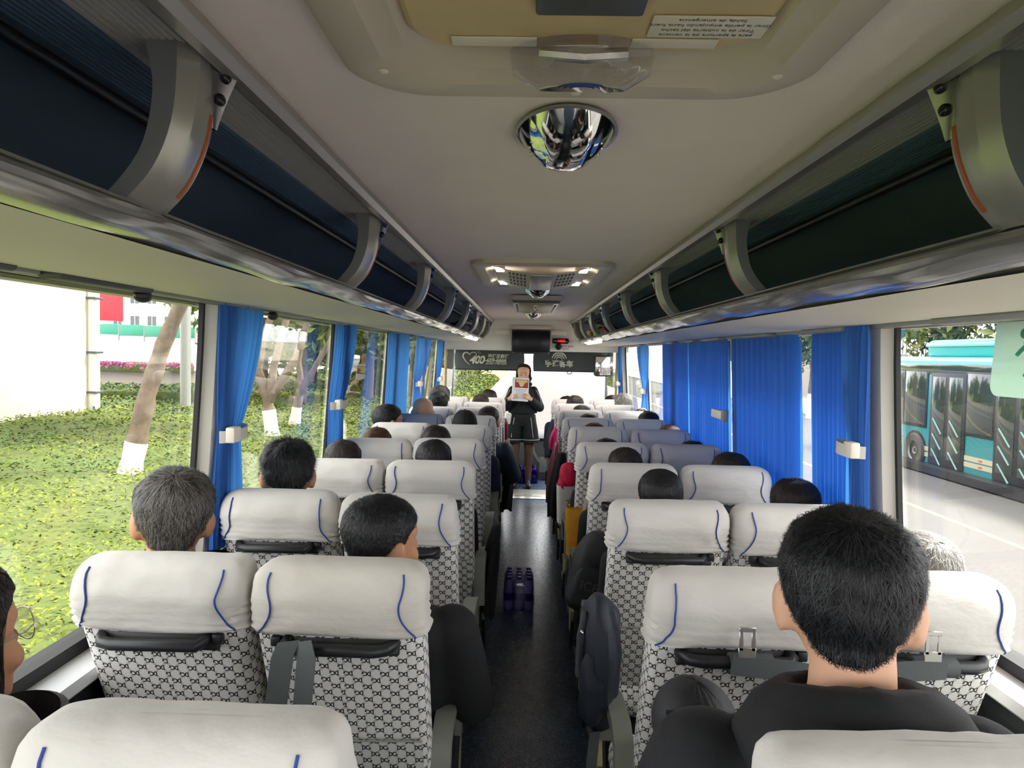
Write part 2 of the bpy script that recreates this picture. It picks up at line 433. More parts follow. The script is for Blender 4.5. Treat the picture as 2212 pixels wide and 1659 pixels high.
# ceiling cloth panel, very slightly crowned and rippled, with the roof above it
def ceil(u, v):
    x = -.47 + .94 * u; y = Y0 + (Y1 - Y0) * v
    z = 2.10 + .012 * (1 - (x / .47) ** 2) + .0016 * noise.noise((x * 1.2, y * 7, 3)) + .0012 * noise.noise((x * .6, y * 17, 9))
    return (x, y, z)
HOLES = [(-.285, .285, -.1, .985), (-.285, .285, 2.78, 3.74)]
b = MB()
b.grid(ceil, 24, 360)
keep = []
for i, f in enumerate(b.F):
    c = [sum(b.V[k][a] for k in f) / 4 for a in (0, 1)]
    if not any(h[0] + .03 < c[0] < h[1] - .03 and h[2] + .03 < c[1] < h[3] - .03 for h in HOLES): keep.append(f)
b.F = keep; b.M = [0] * len(keep)
struct(b.build('ceiling', M['ceiling']))
b = MB()
b.prism([(-1.22, 1.87), (-1.2, 2.06), (-.9, 2.26), (.9, 2.26), (1.2, 2.06), (1.22, 1.84), (1.17, 1.84), (1.15, 2.05), (.88, 2.22), (-.88, 2.22), (-1.15, 2.05), (-1.17, 1.87)], 1, Y0, YF + .1)
struct(b.build('ceiling', M['cream'], smooth=False))['label'] = 'outer roof skin'

def side_x(z): return 1.125 - .055 * (z - .98) / .87          # glass leans in towards the roof
PIL = [-1.0, .75, 2.2, 3.66, 5.1, 6.55, 7.95]
for s, side in ((-1, 'left'), (1, 'right')):
    w = MB(); X = lambda x: s * x
    w.prism([(X(1.10), -.03), (X(1.16), -.03), (X(1.2), .97), (X(1.115), .97), (X(1.075), .90), (X(1.085), .3), (X(1.05), .12), (X(1.05), -.03)], 1, Y0, 9.9, 0)
    w.build('wall_' + side, M['wall_dark'], sharp=30)['kind'] = 'structure'
    struct(MB().prism([(X(1.04), .955), (X(1.03), .965), (X(1.035), .99), (X(1.10), 1.0), (X(1.14), .995), (X(1.14), .955)], 1, Y0, 9.9).build('trim_1', M['sill'], sharp=30))
    struct(MB().prism([(X(1.098), .998), (X(1.098), 1.032), (X(1.15), 1.032), (X(1.15), .998)], 1, Y0, 9.9).prism([(X(1.058), WT[s] + .02), (X(1.058), WT[s] - .004), (X(1.1), WT[s] - .004), (X(1.1), WT[s] + .02)], 1, Y0, 9.9).build('trim_2', M['rubber'], smooth=False))
    # pillars between the panes: plastic cover with a black rubber edge
    for k, y in enumerate(PIL[1:]):
        b = MB(); t = WT[s]
        secs = []
        for z in np.linspace(.99, t + .03, 7):
            x = side_x(z); wd = .055 + .012 * abs(2 * (z - .99) / (t - .96) - 1) ** 3
            secs.append([(X(x - .006), y - wd, z), (X(x - .05), y - wd + .012, z), (X(x - .058), y, z), (X(x - .05), y + wd - .012, z), (X(x - .006), y + wd, z), (X(x + .004), y, z)])
        b.rings(secs)
        po = struct(b.build('pillar', M['pillar'], sharp=30))
        r = MB()
        for q in (-1, 1):
            secs = []
            for z in np.linspace(1.0, t + .02, 7):
                x = side_x(z); wd = .055 + .012 * abs(2 * (z - .99) / (t - .96) - 1) ** 3 + .004
                c = (X(x - .008), y + q * wd, z)
                secs.append([(c[0] - .007, c[1] - .008, z), (c[0] + .007, c[1] - .008, z), (c[0] + .007, c[1] + .008, z), (c[0] - .007, c[1] + .008, z)])
            r.rings(secs)
        r.build('rubber_edge', M['rubber'], po, smooth=False)
    ys = PIL + [9.95]
    for k in range(len(ys) - 1):
        g = MB(); a, c = ys[k] + .008, ys[k + 1] - .008
        t = WT[s] + .015
        g.prism([(X(side_x(1.0) + .006), 1.0), (X(side_x(t) + .006), t), (X(side_x(t) + .010), t), (X(side_x(1.0) + .010), 1.0)], 1, a, c)
        struct(g.build('window_%d' % (k + 1 + (0 if s < 0 else 7)), M['glass'], smooth=False))

# rear wall with its window, behind the last seats
b = MB(); b.box((0, Y0, .5), (2.36, .06, 1.0)).box((0, Y0, 2.06), (2.36, .06, .2)).box((-1.1, Y0, 1.48), (.16, .06, .96)).box((1.1, Y0, 1.48), (.16, .06, .96))
struct(b.build('wall_back', M['cream'], smooth=False))
struct(MB().box((0, Y0, 1.48), (2.04, .006, .96)).build('window_15', M['glass'], smooth=False))

# ------------------------------------------------------------------ luggage racks
def rack(s, label):
    X = lambda x: s * x
    dz = .012 if s < 0 else -.006          # the whole body sits a little out of level
    t = thing('luggage_rack', label, 'luggage rack', (0, 0, 0))
    ya, yb = Y0 + .04, 7.80
    MB().prism([(X(.428), 2.096), (X(.426), 2.086), (X(.436), 2.076), (X(.452), 2.076), (X(.462), 2.088), (X(.462), 2.104), (X(.43), 2.106)], 1, ya, 7.86).build('trim_strip', M['alu'], t)
    d = []; n = 9
    for i in range(n + 1):
        x = .462 + .088 * i / n; d += [(X(x), 2.090 + .002 * i / n), (X(x + .0062), 2.090 + .002 * i / n), (X(x + .0066), 2.0945), (X(x + .0092), 2.0945)]
    d += [(X(.56), 2.094), (X(.56), 2.106), (X(.462), 2.106)]
    MB().prism(d, 1, ya, yb).build('ridged_panel', M['duct'], t, smooth=False)
    d = []
    for i in range(9):
        x = .561 + .064 * i / 8; d += [(X(x), 2.088 - .004 * i / 8), (X(x + .0045), 2.088 - .004 * i / 8), (X(x + .005), 2.092), (X(x + .0072), 2.092)]
    d += [(X(.64), 2.09), (X(.64), 2.106), (X(.561), 2.106)]
    MB().prism(d, 1, ya, yb).build('ridged_lining', M['navy_ridge'], t, smooth=False)
    MB().tube([(X(.642), ya, 2.072), (X(.642), yb, 2.072)], .0095, 10).build('rail', M['black'], t)
    def lin_s(u, v):
        c = [(.632, 2.0925), (.72, 2.086), (.80, 2.068), (.88, 2.035), (.95, 1.99), (1.005, 1.945), (1.035, 1.905), (1.02, 1.892)]
        f = u * (len(c) - 1); i = min(int(f), len(c) - 2); f -= i
        x = c[i][0] * (1 - f) + c[i + 1][0] * f; z = c[i][1] * (1 - f) + c[i + 1][1] * f
        y = ya + (yb - ya) * v
        return (X(x), y, z + dz * u - .003 * noise.noise((x * 5, y * 2.5, s)))
    MB().grid(lin_s, 21, 160).build('lining', M['navy'], t)
    MB().prism([(X(.54), 1.888 + dz), (X(1.05), 1.892 + dz), (X(1.05), 1.882 + dz), (X(.54), 1.880 + dz)], 1, ya, yb).build('shelf', M['navy'], t, smooth=False)
    # polished fascia below the lip, shallow service pockets give it its wavy reflections
    def fas(u, v):
        c = [(.548, 1.894), (.534, 1.897), (.523, 1.892), (.519, 1.884), (.524, 1.876), (.536, 1.868), (.552, 1.861), (.57, 1.8565), (.588, 1.855)]
        f = u * 8; i = min(int(f), 7); f -= i
        x = c[i][0] * (1 - f) + c[i + 1][0] * f; z = c[i][1] * (1 - f) + c[i + 1][1] * f
        y = ya + (yb - ya) * v
        wv = math.sin(max(0, (u - .35) / .65) * PI) * (.0035 * math.sin(y * 2 * PI / .72 + s) + .0015 * math.sin(y * 2 * PI / .31 + 1))
        return (X(x + wv * .5), y, z + dz * u + wv)
    MB().grid(fas, 24, 300).build('fascia', M['gloss_panel'], t)
    MB().prism([(X(.548), 1.8945), (X(.53), 1.899), (X(.527), 1.9015), (X(.548), 1.9015)], 1, ya, yb).build('lip', M['bracket'], t, smooth=False)
    # underside panel from the fascia out to the windows
    def und(u, v):
        x = .572 + .504 * u; y = ya + (7.87 - ya) * v
        return (X(x), y, 1.853 + dz + (WT[s] + .012 - 1.853 - dz) * u ** 2 - .01 * math.sin(u * PI) + .004 * (u > .93))
    MB().grid(und, 18, 40).build('underside_panel', M['cream'], t)
    e = MB(); ring = [(.43, 2.1), (.50, 2.03), (.515, 1.96), (.54, 1.90), (.522, 1.885), (.585, 1.853 + dz), (1.07, 1.86), (1.07, 2.05), (.9, 2.12)]
    e.prism([(X(a), c) for a, c in ring], 1, 7.80, 7.87)
    e.build('end_cap', M['front_grey'], t, smooth=False)
    # lit reading-light panels near the front and grey lamp clusters under the shelf
    MB().rbox((X(.562), 6.55, 1.857 + dz), (.042, 1.25, .006), .002, rot=Matrix.Rotation(s * R(22), 3, 'Y')).build('light_panel', M['lamp'], t)
    # brackets
    out = [(.518, 2.098), (.508, 2.05), (.510, 2.01), (.521, 1.968), (.543, 1.934), (.572, 1.903)]
    inn = [(.462, 2.098), (.468, 2.045), (.474, 2.0), (.487, 1.962), (.505, 1.93), (.536, 1.897)]
    def sm(pl, n=14):
        q = []
        for i in range(n + 1):
            f = i / n * (len(pl) - 1); k = min(int(f), len(pl) - 2); f -= k
            p0 = pl[max(k - 1, 0)]; p1 = pl[k]; p2 = pl[k + 1]; p3 = pl[min(k + 2, len(pl) - 1)]
            q.append([.5 * (2 * p1[a] + (p2[a] - p0[a]) * f + (2 * p0[a] - 5 * p1[a] + 4 * p2[a] - p3[a]) * f * f + (3 * p1[a] - p0[a] - 3 * p2[a] + p3[a]) * f ** 3) for a in (0, 1)])
        return q
    so_, si_ = sm(out), sm(inn)
    bm = MB(); secs = []
    for (ox, oz), (ix, iz) in zip(so_, si_):
        mx, mz = ix + (ox - ix) * .28, iz + (oz - iz) * .28
        secs.append([(X(ox), 0, oz), (X(mx), 0, mz), (X(ix - .004), .022, iz), (X(ix - .006), .05, iz), (X(ix), .078, iz), (X(ox), .078, oz)])
    n0 = len(bm.F); bm.rings(secs)
    for fi in range(n0, len(bm.F)):
        k = (fi - n0) % 6
        if k in (0, 4, 5): bm.M[fi] = 1
    me = bm.mesh('bracket', [M['bracket'], M['bracket_side']], sharp=28)
    st = MB(); pts = [(X(ix - .0035), .064, iz) for ix, iz in si_[4:13]]
    st.strap(pts, .008, .003, (s * .21, 1, 0)); sme = st.mesh('marker_strip', M['orange'])
    pod = MB(); secs = []
    for k in range(9):
        f = k / 8; i = f * 5.0; z = 2.097 - .085 * f
        ix = np.interp(-z, [-q[1] for q in si_], [q[0] for q in si_])
        d = .026 * (1 - f) ** 1.2 + .002; w0 = .016 + .052 * f ** 1.5; D_ = .083 - w0
        secs.append([(X(ix + .002), w0, z), (X(ix - .002 - d * .12), w0 + D_ * .3, z), (X(ix - .002 - d * .35), w0 + D_ * .6, z), (X(ix - .002 - d * .7), w0 + D_ * .85, z), (X(ix - .002 - d), .083, z), (X(ix), .084, z)])
    pod.rings(secs); pme = pod.mesh('lamp_pod', M['dark_chrome'], sharp=50)
    bt = MB(); bt.ell((0, 0, 0), (.006, .0085, .008), 12, 8); bme = bt.mesh('button', M['blackgloss'])
    for k in range(8):
        y = .825 + 1.005 * k if k else .825
        if y > 7.75: y = 7.70
        bo = link('bracket', me, t, (0, y, 0))
        link('marker_strip', sme, bo)
        po = link('lamp_pod', pme, bo)
        for (dx, dy, z) in ((.030, .062, 2.076), (.016, .066, 2.047)):
            pass
        link('button', bme, po, (X(.450), .070, 2.074)); link('button', bme, po, (X(.458), .072, 2.047))
    return t
rackL = rack(-1, 'open luggage rack over the windows that look on the hedge')
rackR = rack(1, 'open luggage rack over the windows that look on the road and the teal bus')

# curtain tracks with their grey lamp pods along the window tops
for s, lab in ((-1, 'grey curtain rail with pods along the hedge-side window tops'), (1, 'grey curtain rail with pods along the road-side window tops')):
    X = lambda x: s * x
    t = thing('curtain_rail', lab, 'curtain rail', (0, 0, 0))
    z = WT[s]
    MB().prism([(X(1.0), z + .012), (X(1.0), z - .004), (X(1.03), z - .006), (X(1.03), z + .012)], 1, Y0 + .05, 7.8).build('rail', M['grey'], t, smooth=False)
    for y in ((1.05, 1.5, 2.75, 3.35, 4.2, 4.9, 5.7, 6.3, 7.1) if s < 0 else (1.0, 1.62, 2.45, 3.15, 3.9, 4.4, 5.0, 5.8, 6.4, 7.2)):
        MB().rbox((0, 0, 0), (.05, .34 if y < 4 else .2, .018), .008, 3).build('pod', M['darkgrey' if y < 1.6 else 'grey'], t, (X(.985), y, z - .002))
    if s < 0:
        for y in (1.66, 2.52): MB().ell((0, 0, 0), (.018, .03, .016), 12, 8).build('knob', M['black'], t, (X(.985), y, z - .018))

# ------------------------------------------------------------------ front end
b = MB()
secs = []
for k, (y, z, hw) in enumerate([(7.84, 2.113, .50), (7.9, 2.06, .53), (7.98, 1.99, .60), (8.0, 1.86, .80), (8.02, 1.775, 1.05)]):
    pass
def bulk(u, v):
    f = v * 5; i = min(int(f), 4); f -= i
    c = [(7.80, 2.118), (7.93, 2.065), (8.0, 2.02), (8.03, 1.93), (8.04, 1.80), (8.06, 1.768)]
    y = c[i][0] * (1 - f) + c[i + 1][0] * f; z = c[i][1] * (1 - f) + c[i + 1][1] * f
    x = -1.12 + 2.24 * u
    arch = .03 * (1 - (x / 1.12) ** 2) * (1 - v)
    return (x, y, z + arch - .03 * (1 - v))
b.grid(bulk, 30, 20)
b.box((0, 9.16, 1.80), (2.24, 2.22, .05)).box((0, 8.9, 2.1), (2.3, 1.7, .02))
struct(b.build('wall_front', M['front_grey'], sharp=30))
# recessed pockets either side of the screen
for x0, x1 in ((-.42, -.255), (.225, .40)):
    struct(MB().prism([(x0, 7.972), (x1, 7.972), (x1, 7.995), (x0, 7.985)], 2, 1.955, 2.0).build('trim_3', M['front_grey'], smooth=False))
# windscreen frame and glass
b = MB(); b.box((-1.17, YF, 1.3), (.1, .08, 1.1)).box((1.17, YF, 1.3), (.1, .08, 1.1)).box((0, YF, 1.86), (2.4, .08, .12)).box((0, YF - .02, .45), (2.4, .1, .3))
struct(b.build('trim_4', M['darkgrey'], smooth=False))
struct(MB().box((0, YF, 1.22), (2.26, .008, 1.26)).build('windscreen', M['glass'], smooth=False))
struct(MB().box((0, YF + .03, .2), (2.3, .06, .66)).build('wall_front', M['wall_dark'], smooth=False))

t = thing('television', 'flat black television hanging from the front bulkhead above the aisle', 'television', (-.005, 7.93, 1.88))
MB().rbox((0, 0, -.012), (.44, .045, .27), .006).build('body', M['black'], t)
MB().rbox((0, -.024, -.008), (.412, .004, .235), .001).build('screen', M['screen'], t)
b = MB(); b.rbox((0, .03, .155), (.46, .09, .045), .006).box((-.225, .02, .05), (.012, .05, .2)).box((.225, .02, .05), (.012, .05, .2)); b.build('bracket', M['frame_beige'], t)
for x, z in ((-.2, .108), (.2, .108), (-.2, -.134), (.2, -.134)): MB().ell((x, -.023, z), (.005, .003, .005), 10, 6).build('screw', M['alu'], t)
t = thing('digital_clock', 'black clock display with red digits beside the television', 'clock', (.335, 7.985, 1.888))
MB().rbox((0, 0, 0), (.19, .05, .062), .02, 4).build('case', M['blackgloss'], t)
text('digits', '14:51', .040, M['led'], t, (.01, -.0275, 0), (R(90), 0, 0), bold=.001)
t = thing('dome_camera', 'round black security camera under the red clock', 'camera', (.312, 7.99, 1.822))
MB().ell((0, 0, 0), (.038, .04, .038), 20, 14).build('housing', M['black'], t)
MB().tube([(0, -.03, -.008), (0, -.047, -.012)], .014, 14).build('lens', M['blackgloss'], t)
t = thing('warning_lettering', 'two lines of dark red Chinese lettering beside the dome camera', 'lettering', (.42, 8.03, 1.82))
text('text_line', '安 全 监 控', .028, M['red_print'], t, (0, -.004, .008), (R(90), 0, 0))
text('text_line', '运行中', .024, M['red_print'], t, (-.02, -.004, -.024), (R(90), 0, 0))
# sunshade blinds in the windscreen
def shade(x0, x1, label):
    t = thing('sunshade', label, 'sunshade', ((x0 + x1) / 2, 10.06, 1.78)); w = x1 - x0
    def fn(u, v): return (-w / 2 + w * u - .012 * math.sin(v * PI) * (1 if u < .02 else -1 if u > .98 else 0), .02 * v + .003 * noise.noise((u * 9, v * 3, x0)), -.285 * v)
    MB().grid(fn, 30, 10).build('fabric', M['shade'], t)
    MB().tube([(-w / 2, .02, -.287), (w / 2, .02, -.287)], .008, 8).build('bottom_bar', M['rubber'], t)
    MB().tube([(-w / 2, .0, .0), (w / 2, .0, .0)], .016, 10).build('roller', M['darkgrey'], t)
    MB().tube([(-.035, .02, -.29), (-.025, .018, -.322), (.025, .018, -.322), (.035, .02, -.29)], .006, 8).build('pull_tab', M['rubber'], t)
    return t
def arc(cx, cz, r, a0, a1, w, n=18, y=-.006, taper=True):
    bb = MB(); secs = []
    for i in range(n + 1):
        f = i / n; a = R(a0 + (a1 - a0) * f); ww = w * (math.sin(PI * f) ** .6 * .9 + .1 if taper else 1) / 2
        secs.append([(cx + (r - ww) * math.cos(a), y, cz + (r - ww) * math.sin(a)), (cx + (r + ww) * math.cos(a), y, cz + (r + ww) * math.sin(a)), (cx + (r + ww) * math.cos(a), y + .003, cz + (r + ww) * math.sin(a)), (cx + (r - ww) * math.cos(a), y + .003, cz + (r - ww) * math.sin(a))])
    return bb.rings(secs)
t = shade(-1.08, -.09, 'charcoal sunshade printed with a heart and a telephone number')
# heart outline
b = MB(); hp = [(-.098, -.22), (-.16, -.165), (-.196, -.105), (-.19, -.062), (-.155, -.04), (-.118, -.05), (-.10, -.075), (-.08, -.048), (-.05, -.036), (-.015, -.045), (.0, -.07), (-.002, -.09)]
hw = [.004, .01, .016, .019, .018, .014, .010, .011, .012, .012, .010, .006]
q = []
for i in range(len(hp) - 1):
    for k in range(4): f = k / 4; q.append((hp[i][0] * (1 - f) + hp[i + 1][0] * f - .19, hp[i][1] * (1 - f) + hp[i + 1][1] * f, hw[i] * (1 - f) + hw[i + 1] * f))
secs = []
for i in range(len(q)):
    a, c = q[max(i - 1, 0)], q[min(i + 1, len(q) - 1)]; tx, tz = c[0] - a[0], c[1] - a[1]; l = math.hypot(tx, tz); nx, nz = -tz / l, tx / l; w_ = q[i][2] / 2
    secs.append([(q[i][0] - nx * w_, -.003, q[i][1] - nz * w_), (q[i][0] + nx * w_, -.003, q[i][1] + nz * w_), (q[i][0] + nx * w_, .0, q[i][1] + nz * w_), (q[i][0] - nx * w_, .0, q[i][1] - nz * w_)])
b.rings(secs); b.build('heart_emblem', M['print_silver'], t)
arc(-.20, -.075, .05, 5, 95, .007, y=-.004).build('signal_arc', M['print_silver'], t); arc(-.2, -.065, .068, 0, 88, .006, y=-.004).build('signal_arc', M['print_silver'], t)
text('printed_number', '400', .155, M['print_silver'], t, (-.185, -.003, -.15), (R(90), 0, 0), italic=True, bold=.006, spacing=.86)
text('printed_number', '-659-6666', .075, M['print_silver'], t, (.085, -.003, -.15), (R(90), 0, 0), italic=True, bold=.003)
text('printed_line', '宇通百事通', .06, M['print_silver'], t, (.12, -.003, -.092), (R(90), 0, 0), italic=True, bold=.002)
text('printed_line', '24小时客户服务热线', .034, M['print_silver'], t, (.095, -.003, -.197), (R(90), 0, 0), italic=True, bold=.001)
t = shade(.055, 1.10, 'charcoal sunshade printed with three arcs and four Chinese characters')
arc(-.155, -.125, .105, 8, 172, .03).build('arc_emblem', M['print_silver'], t); arc(-.155, -.125, .072, 8, 172, .023).build('arc_emblem', M['print_silver'], t); arc(-.155, -.125, .043, 8, 172, .018).build('arc_emblem', M['print_silver'], t)
text('printed_name', '宇通客车', .102, M['print_silver'], t, (-.155, -.003, -.185), (R(90), 0, 0), bold=.004)
# dashboard
t = thing('dashboard', 'grey moulded dashboard with a pale arc below the windscreen', 'dashboard', (0, 9.75, 0))
b = MB(); b.prism([(-.15, 0), (-.15, .44), (-.1, .52), (.0, .57), (.42, .60), (.42, 0)], 0, -1.05, 1.05); b.build('body', M['darkgrey'], t, sharp=35)
b = MB(); secs = []
for k in range(20):
    a = R(180 + 100 * k / 19); secs.append([(.42 + (.36 + d) * math.cos(a), -.152 - e_, .50 + (.36 + d) * math.sin(a)) for d, e_ in ((-.018, 0), (.018, 0), (.018, .012), (-.018, .012))])
b.rings(secs); b.build('arc_moulding', M['grey'], t)
MB().rbox((.22, -.16, .55), (.34, .03, .05), .01).build('air_vent', M['blackgloss'], t)
MB().rbox((.26, -.156, .2), (.2, .01, .22), .01).build('glove_box', M['grey'], t)
# driver's seat and wheel mostly hidden by the passengers
t = thing('steering_wheel', 'black steering wheel ahead of the hedge-side front seats', 'steering wheel', (-.62, 9.5, .86))
b = MB(); rt = Matrix.Rotation(R(55), 3, 'X'); b.tube([rt @ Vector((.22 * math.cos(2 * PI * k / 28), .22 * math.sin(2 * PI * k / 28), 0)) for k in range(29)], .014, 8); b.build('rim', M['black'], t)
b = MB(); b.tube([rt @ Vector((-.21, 0, 0)), rt @ Vector((.21, 0, 0))], .014, 8).tube([(0, 0, 0), (0, .22, -.2)], .025, 10).ell((0, 0, 0), (.06, .06, .04), 14, 8); b.build('spokes', M['black'], t)
# outside mirror at the front right and a small one on the left
t = thing('wing_mirror', 'large mirror on a black arm before the sunshade, front corner by the road', 'mirror', (1.03, 9.9, 1.585))
MB().rbox((0, 0, 0), (.24, .1, .3), .04, 3).build('housing', M['black'], t); MB().rbox((-.0, -.052, 0), (.2, .006, .26), .03, 3).build('mirror_glass', M['chrome'], t)
MB().tube([(.08, 0, .14), (.11, -.02, .26), (.06, -.03, .32), (-.05, -.03, .33)], .014, 8).build('arm', M['rubber'], t)
t = thing('wing_mirror', 'small round black mirror beyond the front corner by the hedge', 'mirror', (-1.17, 10.34, 1.70))
MB().ell((0, 0, 0), (.07, .06, .08), 16, 10).build('housing', M['black'], t); MB().tube([(0, 0, .05), (-.02, 0, .16)], .012, 8).build('arm', M['rubber'], t)
b = thing('rail_post', 'slim yellow grab pole by the front hedge-side window', 'grab pole', (-1.0, 8.15, 0)); MB().tube([(0, 0, 0), (0, 0, 1.85)], .016, 12).build('pole', M['gold'], b); MB().lathe([(.03, 0), (.03, .02), (.017, .03)], 14).build('foot', M['black'], b)
b = thing('rail_post', 'slim tan grab pole by the front road-side window', 'grab pole', (1.0, 8.1, 0)); MB().tube([(0, 0, 0), (0, 0, 1.83)], .016, 12).build('pole', M['gold'], b); MB().lathe([(.03, 0), (.03, .02), (.017, .03)], 14).build('foot', M['black'], b)

# ------------------------------------------------------------------ ceiling fittings
def tray(t, x, y0, y1, depth):
    """moulded recessed frame round an opening in the ceiling, seen from below"""
    hx, hy = x, (y1 - y0) / 2; cy = (y0 + y1) / 2; secs = []
    def rr(a, c, rad, z, n=8):
        pts = []
        for (sx, sy, a0) in ((1, 1, 0), (-1, 1, 90), (-1, -1, 180), (1, -1, 270)):
            for k in range(n + 1):
                an = R(a0 + 90 * k / n); pts.append((sx * (a - rad) + rad * math.cos(an), cy + sy * (c - rad) + rad * math.sin(an), z))
        return pts
    for (ins, z, rad) in ((-.012, 2.112, .10), (-.010, 2.094, .10), (.0, 2.088, .10), (.045, 2.087, .085), (.055, 2.094, .08), (.075, 2.098, .075), (.1, 2.10 + depth * .5, .06), (.115, 2.10 + depth, .05)):
        secs.append(rr(hx - ins, hy - ins, rad, z))
    bb = MB(); bb.rings(secs, caps=(False, True)); return bb.build('frame', M['frame_beige'], t, sharp=35)
t = thing('roof_hatch', 'yellowed emergency roof hatch with stickers in a moulded frame', 'roof hatch', (0, 0, 0))
tray(t, .29, -.02, .985, .05)
b = MB(); secs = []
for z, d in ((2.135, .0), (2.105, .004), (2.098, .012)):
    r_ = []
    for (sx, sy, a0) in ((1, 1, 0), (-1, 1, 90), (-1, -1, 180), (1, -1, 270)):
        for k in range(9):
            an = R(a0 + 90 * k / 8); rad = .06; r_.append((sx * (.208 - d - rad) + rad * math.cos(an), .445 + sy * (.42 - d - rad) + rad * math.sin(an), z))
    secs.append(r_)
b.rings(secs); b.build('hatch_panel', M['hatch_tan'], t, sharp=30)
b = MB(); b.rbox((0, .55, 2.097), (.115, .42, .012), .004); b.build('centre_panel', M['darkgrey'], t)
for sx in (-1, 1):
    for k in range(5): MB().rbox((sx * (.078 + .025 * k), .66, 2.0968), (.009, .11, .004), .0015).build('vent_slot', M['black'], t)
MB().rbox((-.105, .832, 2.0965), (.10, .022, .002), .0008).build('blank_label', M['cream'], t)
MB().rbox((.105, .832, 2.0965), (.10, .022, .002), .0008).build('blank_label', M['cream'], t)
st = MB().rbox((.135, .79, 2.0962), (.13, .05, .0015), .0006).build('sticker', M['cream'], t)
for k, ln in enumerate(['Salida de emergencia', 'Girar la perilla empujando hacia fuera', 'Tirar de la cubierta del techo', 'para la apertura de la ventana']):
    text('sticker_text', ln, .0088, M['darkgrey'], st, (.135, .773 + .0115 * k, 2.0953), (R(180), 0, R(180)), extrude=.0001)
b = MB(); b.prism([(-.085, .845), (-.05, .865), (.05, .865), (.085, .845), (.05, .815), (-.05, .815)], 2, 2.05, 2.095)
secs = []
for z, k in ((2.097, 1.), (2.07, .95), (2.052, .6)):
    secs.append([(k * .088 * math.cos(2 * PI * i / 28), .862 + k * (.012 if math.sin(2 * PI * i / 28) > 0 else .05) * math.sin(2 * PI * i / 28), z) for i in range(28)])
b = MB(); b.rings(secs); b.build('release_cover', M['clear'], t)
for k in range(3):
    MB().tube([((.014 + .007 * k) * math.cos(a), .850 - (.010 + .006 * k) * math.sin(a) * .6, 2.0505) for a in [PI * q / 12 for q in range(13)]], .0012, 5).build('printed_arc', M['piping'], t)
MB().tube([(-.05, .835, 2.085), (0, .82, 2.075), (.05, .835, 2.085)], .008, 8).build('release_handle', M['alu'], t)
for x, y in ((-.25, .9), (.25, .9), (0, .965)): MB().ell((x, y, 2.087), (.007, .007, .003), 12, 6).build('screw_cap', M['cream'], t)

t = thing('roof_hatch', 'roof vent hatch with two square grilles and lit corners further along the ceiling', 'roof hatch', (0, 0, 0))
tray(t, .285, 2.80, 3.74, .05)
b = MB()
def vp(u, v):
    x = -.205 + .41 * u; y = 2.93 + .60 * v; return (x, y, 2.098 - .03 * (1 - (x / .205) ** 2) - .012 * v)
b.grid(vp, 16, 8); b.build('vent_panel', M['frame_beige'], t)
for sx in (-1, 1):
    gb = MB()
    for i in range(5):
        for k in range(4):
            x = sx * (.072 + .0165 * i); y = 3.03 + .115 * k
            gb.rbox((x, y, 2.0995 - .032 * (1 - (x / .205) ** 2) - .012 * (y - 2.93) / .6 - .001), (.0095, .065, .003), .001)
    gb.build('grille_holes', M['black'], t)['kind'] = 'stuff'
    for y in (3.0, 3.46): MB().rbox((sx * .178, y, 2.094 - .012 * (y - 2.93) / .6 - .006), (.034, .05, .004), .0015).build('corner_lamp', M['lamp'], t)
MB().rbox((0, 3.22, 2.06), (.10, .5, .01), .004, rot=Matrix.Rotation(R(-1.5), 3, 'X')).build('centre_panel', M['bracket'], t)

def dome(y, label):
    t = thing('ceiling_speaker', label, 'ceiling speaker', (0, y, 2.108))
    nz, nr = 26, 72; secs = []
    for k in range(nz + 1):
        a = PI / 2 * k / nz; q = []
        for i in range(nr):
            an = 2 * PI * i / nr; x = .084 * math.cos(a) * math.cos(an); yy = .138 * math.cos(a) * math.sin(an)
            # two lens-shaped side lobes set back from the flat middle band
            st_ = 1 / (1 + math.exp(-(abs(x) - (.034 + 2.6 * (yy + .01) ** 2)) / .0016))
            z = -.056 * (1 - max(math.cos(a), 0) ** 2.6) + .0055 * st_ * math.sin(a) ** .5
            q.append((x, yy, z))
        secs.append(q)
    b = MB(); b.rings(secs, caps=(False, True)); b.build('dome', M['chrome'], t, sharp=60)
    MB().lathe([(.087, .0), (.0875, -.003), (.083, -.004)], 40, sy=1.62).build('rim', M['bracket'], t)
    for sx in (-1, 1):
        for k in range(4): 
            yy = -.035 + .028 * k; x = sx * (.058 - .004 * abs(k - 1)); f = max(0, 1 - (x / .084) ** 2 - (yy / .125) ** 2); z = -.050 * (1 - max(1 - f, 0) ** 1.3) + .0052
            MB().ell((x, yy, z), (.0085, .0045, .0035), 12, 8, Matrix.Rotation(sx * .5, 3, 'Z')).build('slot', M['chrome'], t)
    for sx in (-1, 1): MB().ell((sx * .022, -.092, -.034), (.004, .005, .003), 8, 6).build('screw', M['black'], t)
dome(1.205, 'large polished chrome dome speaker between the two roof hatches')
dome(4.0, 'chrome dome speaker just before the tan ceiling grille')
dome(6.5, 'small chrome dome speaker nearest the front bulkhead')
t = thing('ceiling_grille', 'tan rectangular air grille with a chrome emblem on the ceiling', 'air grille', (0, 5.0, 2.105))
b = MB(); secs = []
for (hx, hy, z) in ((.16, .56, 0), (.158, .55, -.03), (.145, .52, -.048)): secs.append([(sx * hx, sy * hy, z) for sx, sy in ((-1, -1), (1, -1), (1, 1), (-1, 1))])
b.rings(secs); b.build('housing', M['alu'], t, sharp=30)
MB().rbox((0, -.02, -.049), (.225, .92, .006), .002).build('front_panel', M['gold'], t)
for sx in (-1, 1): MB().rbox((sx * .128, 0, -.047), (.014, .8, .008), .003).build('side_slot', M['black'], t)
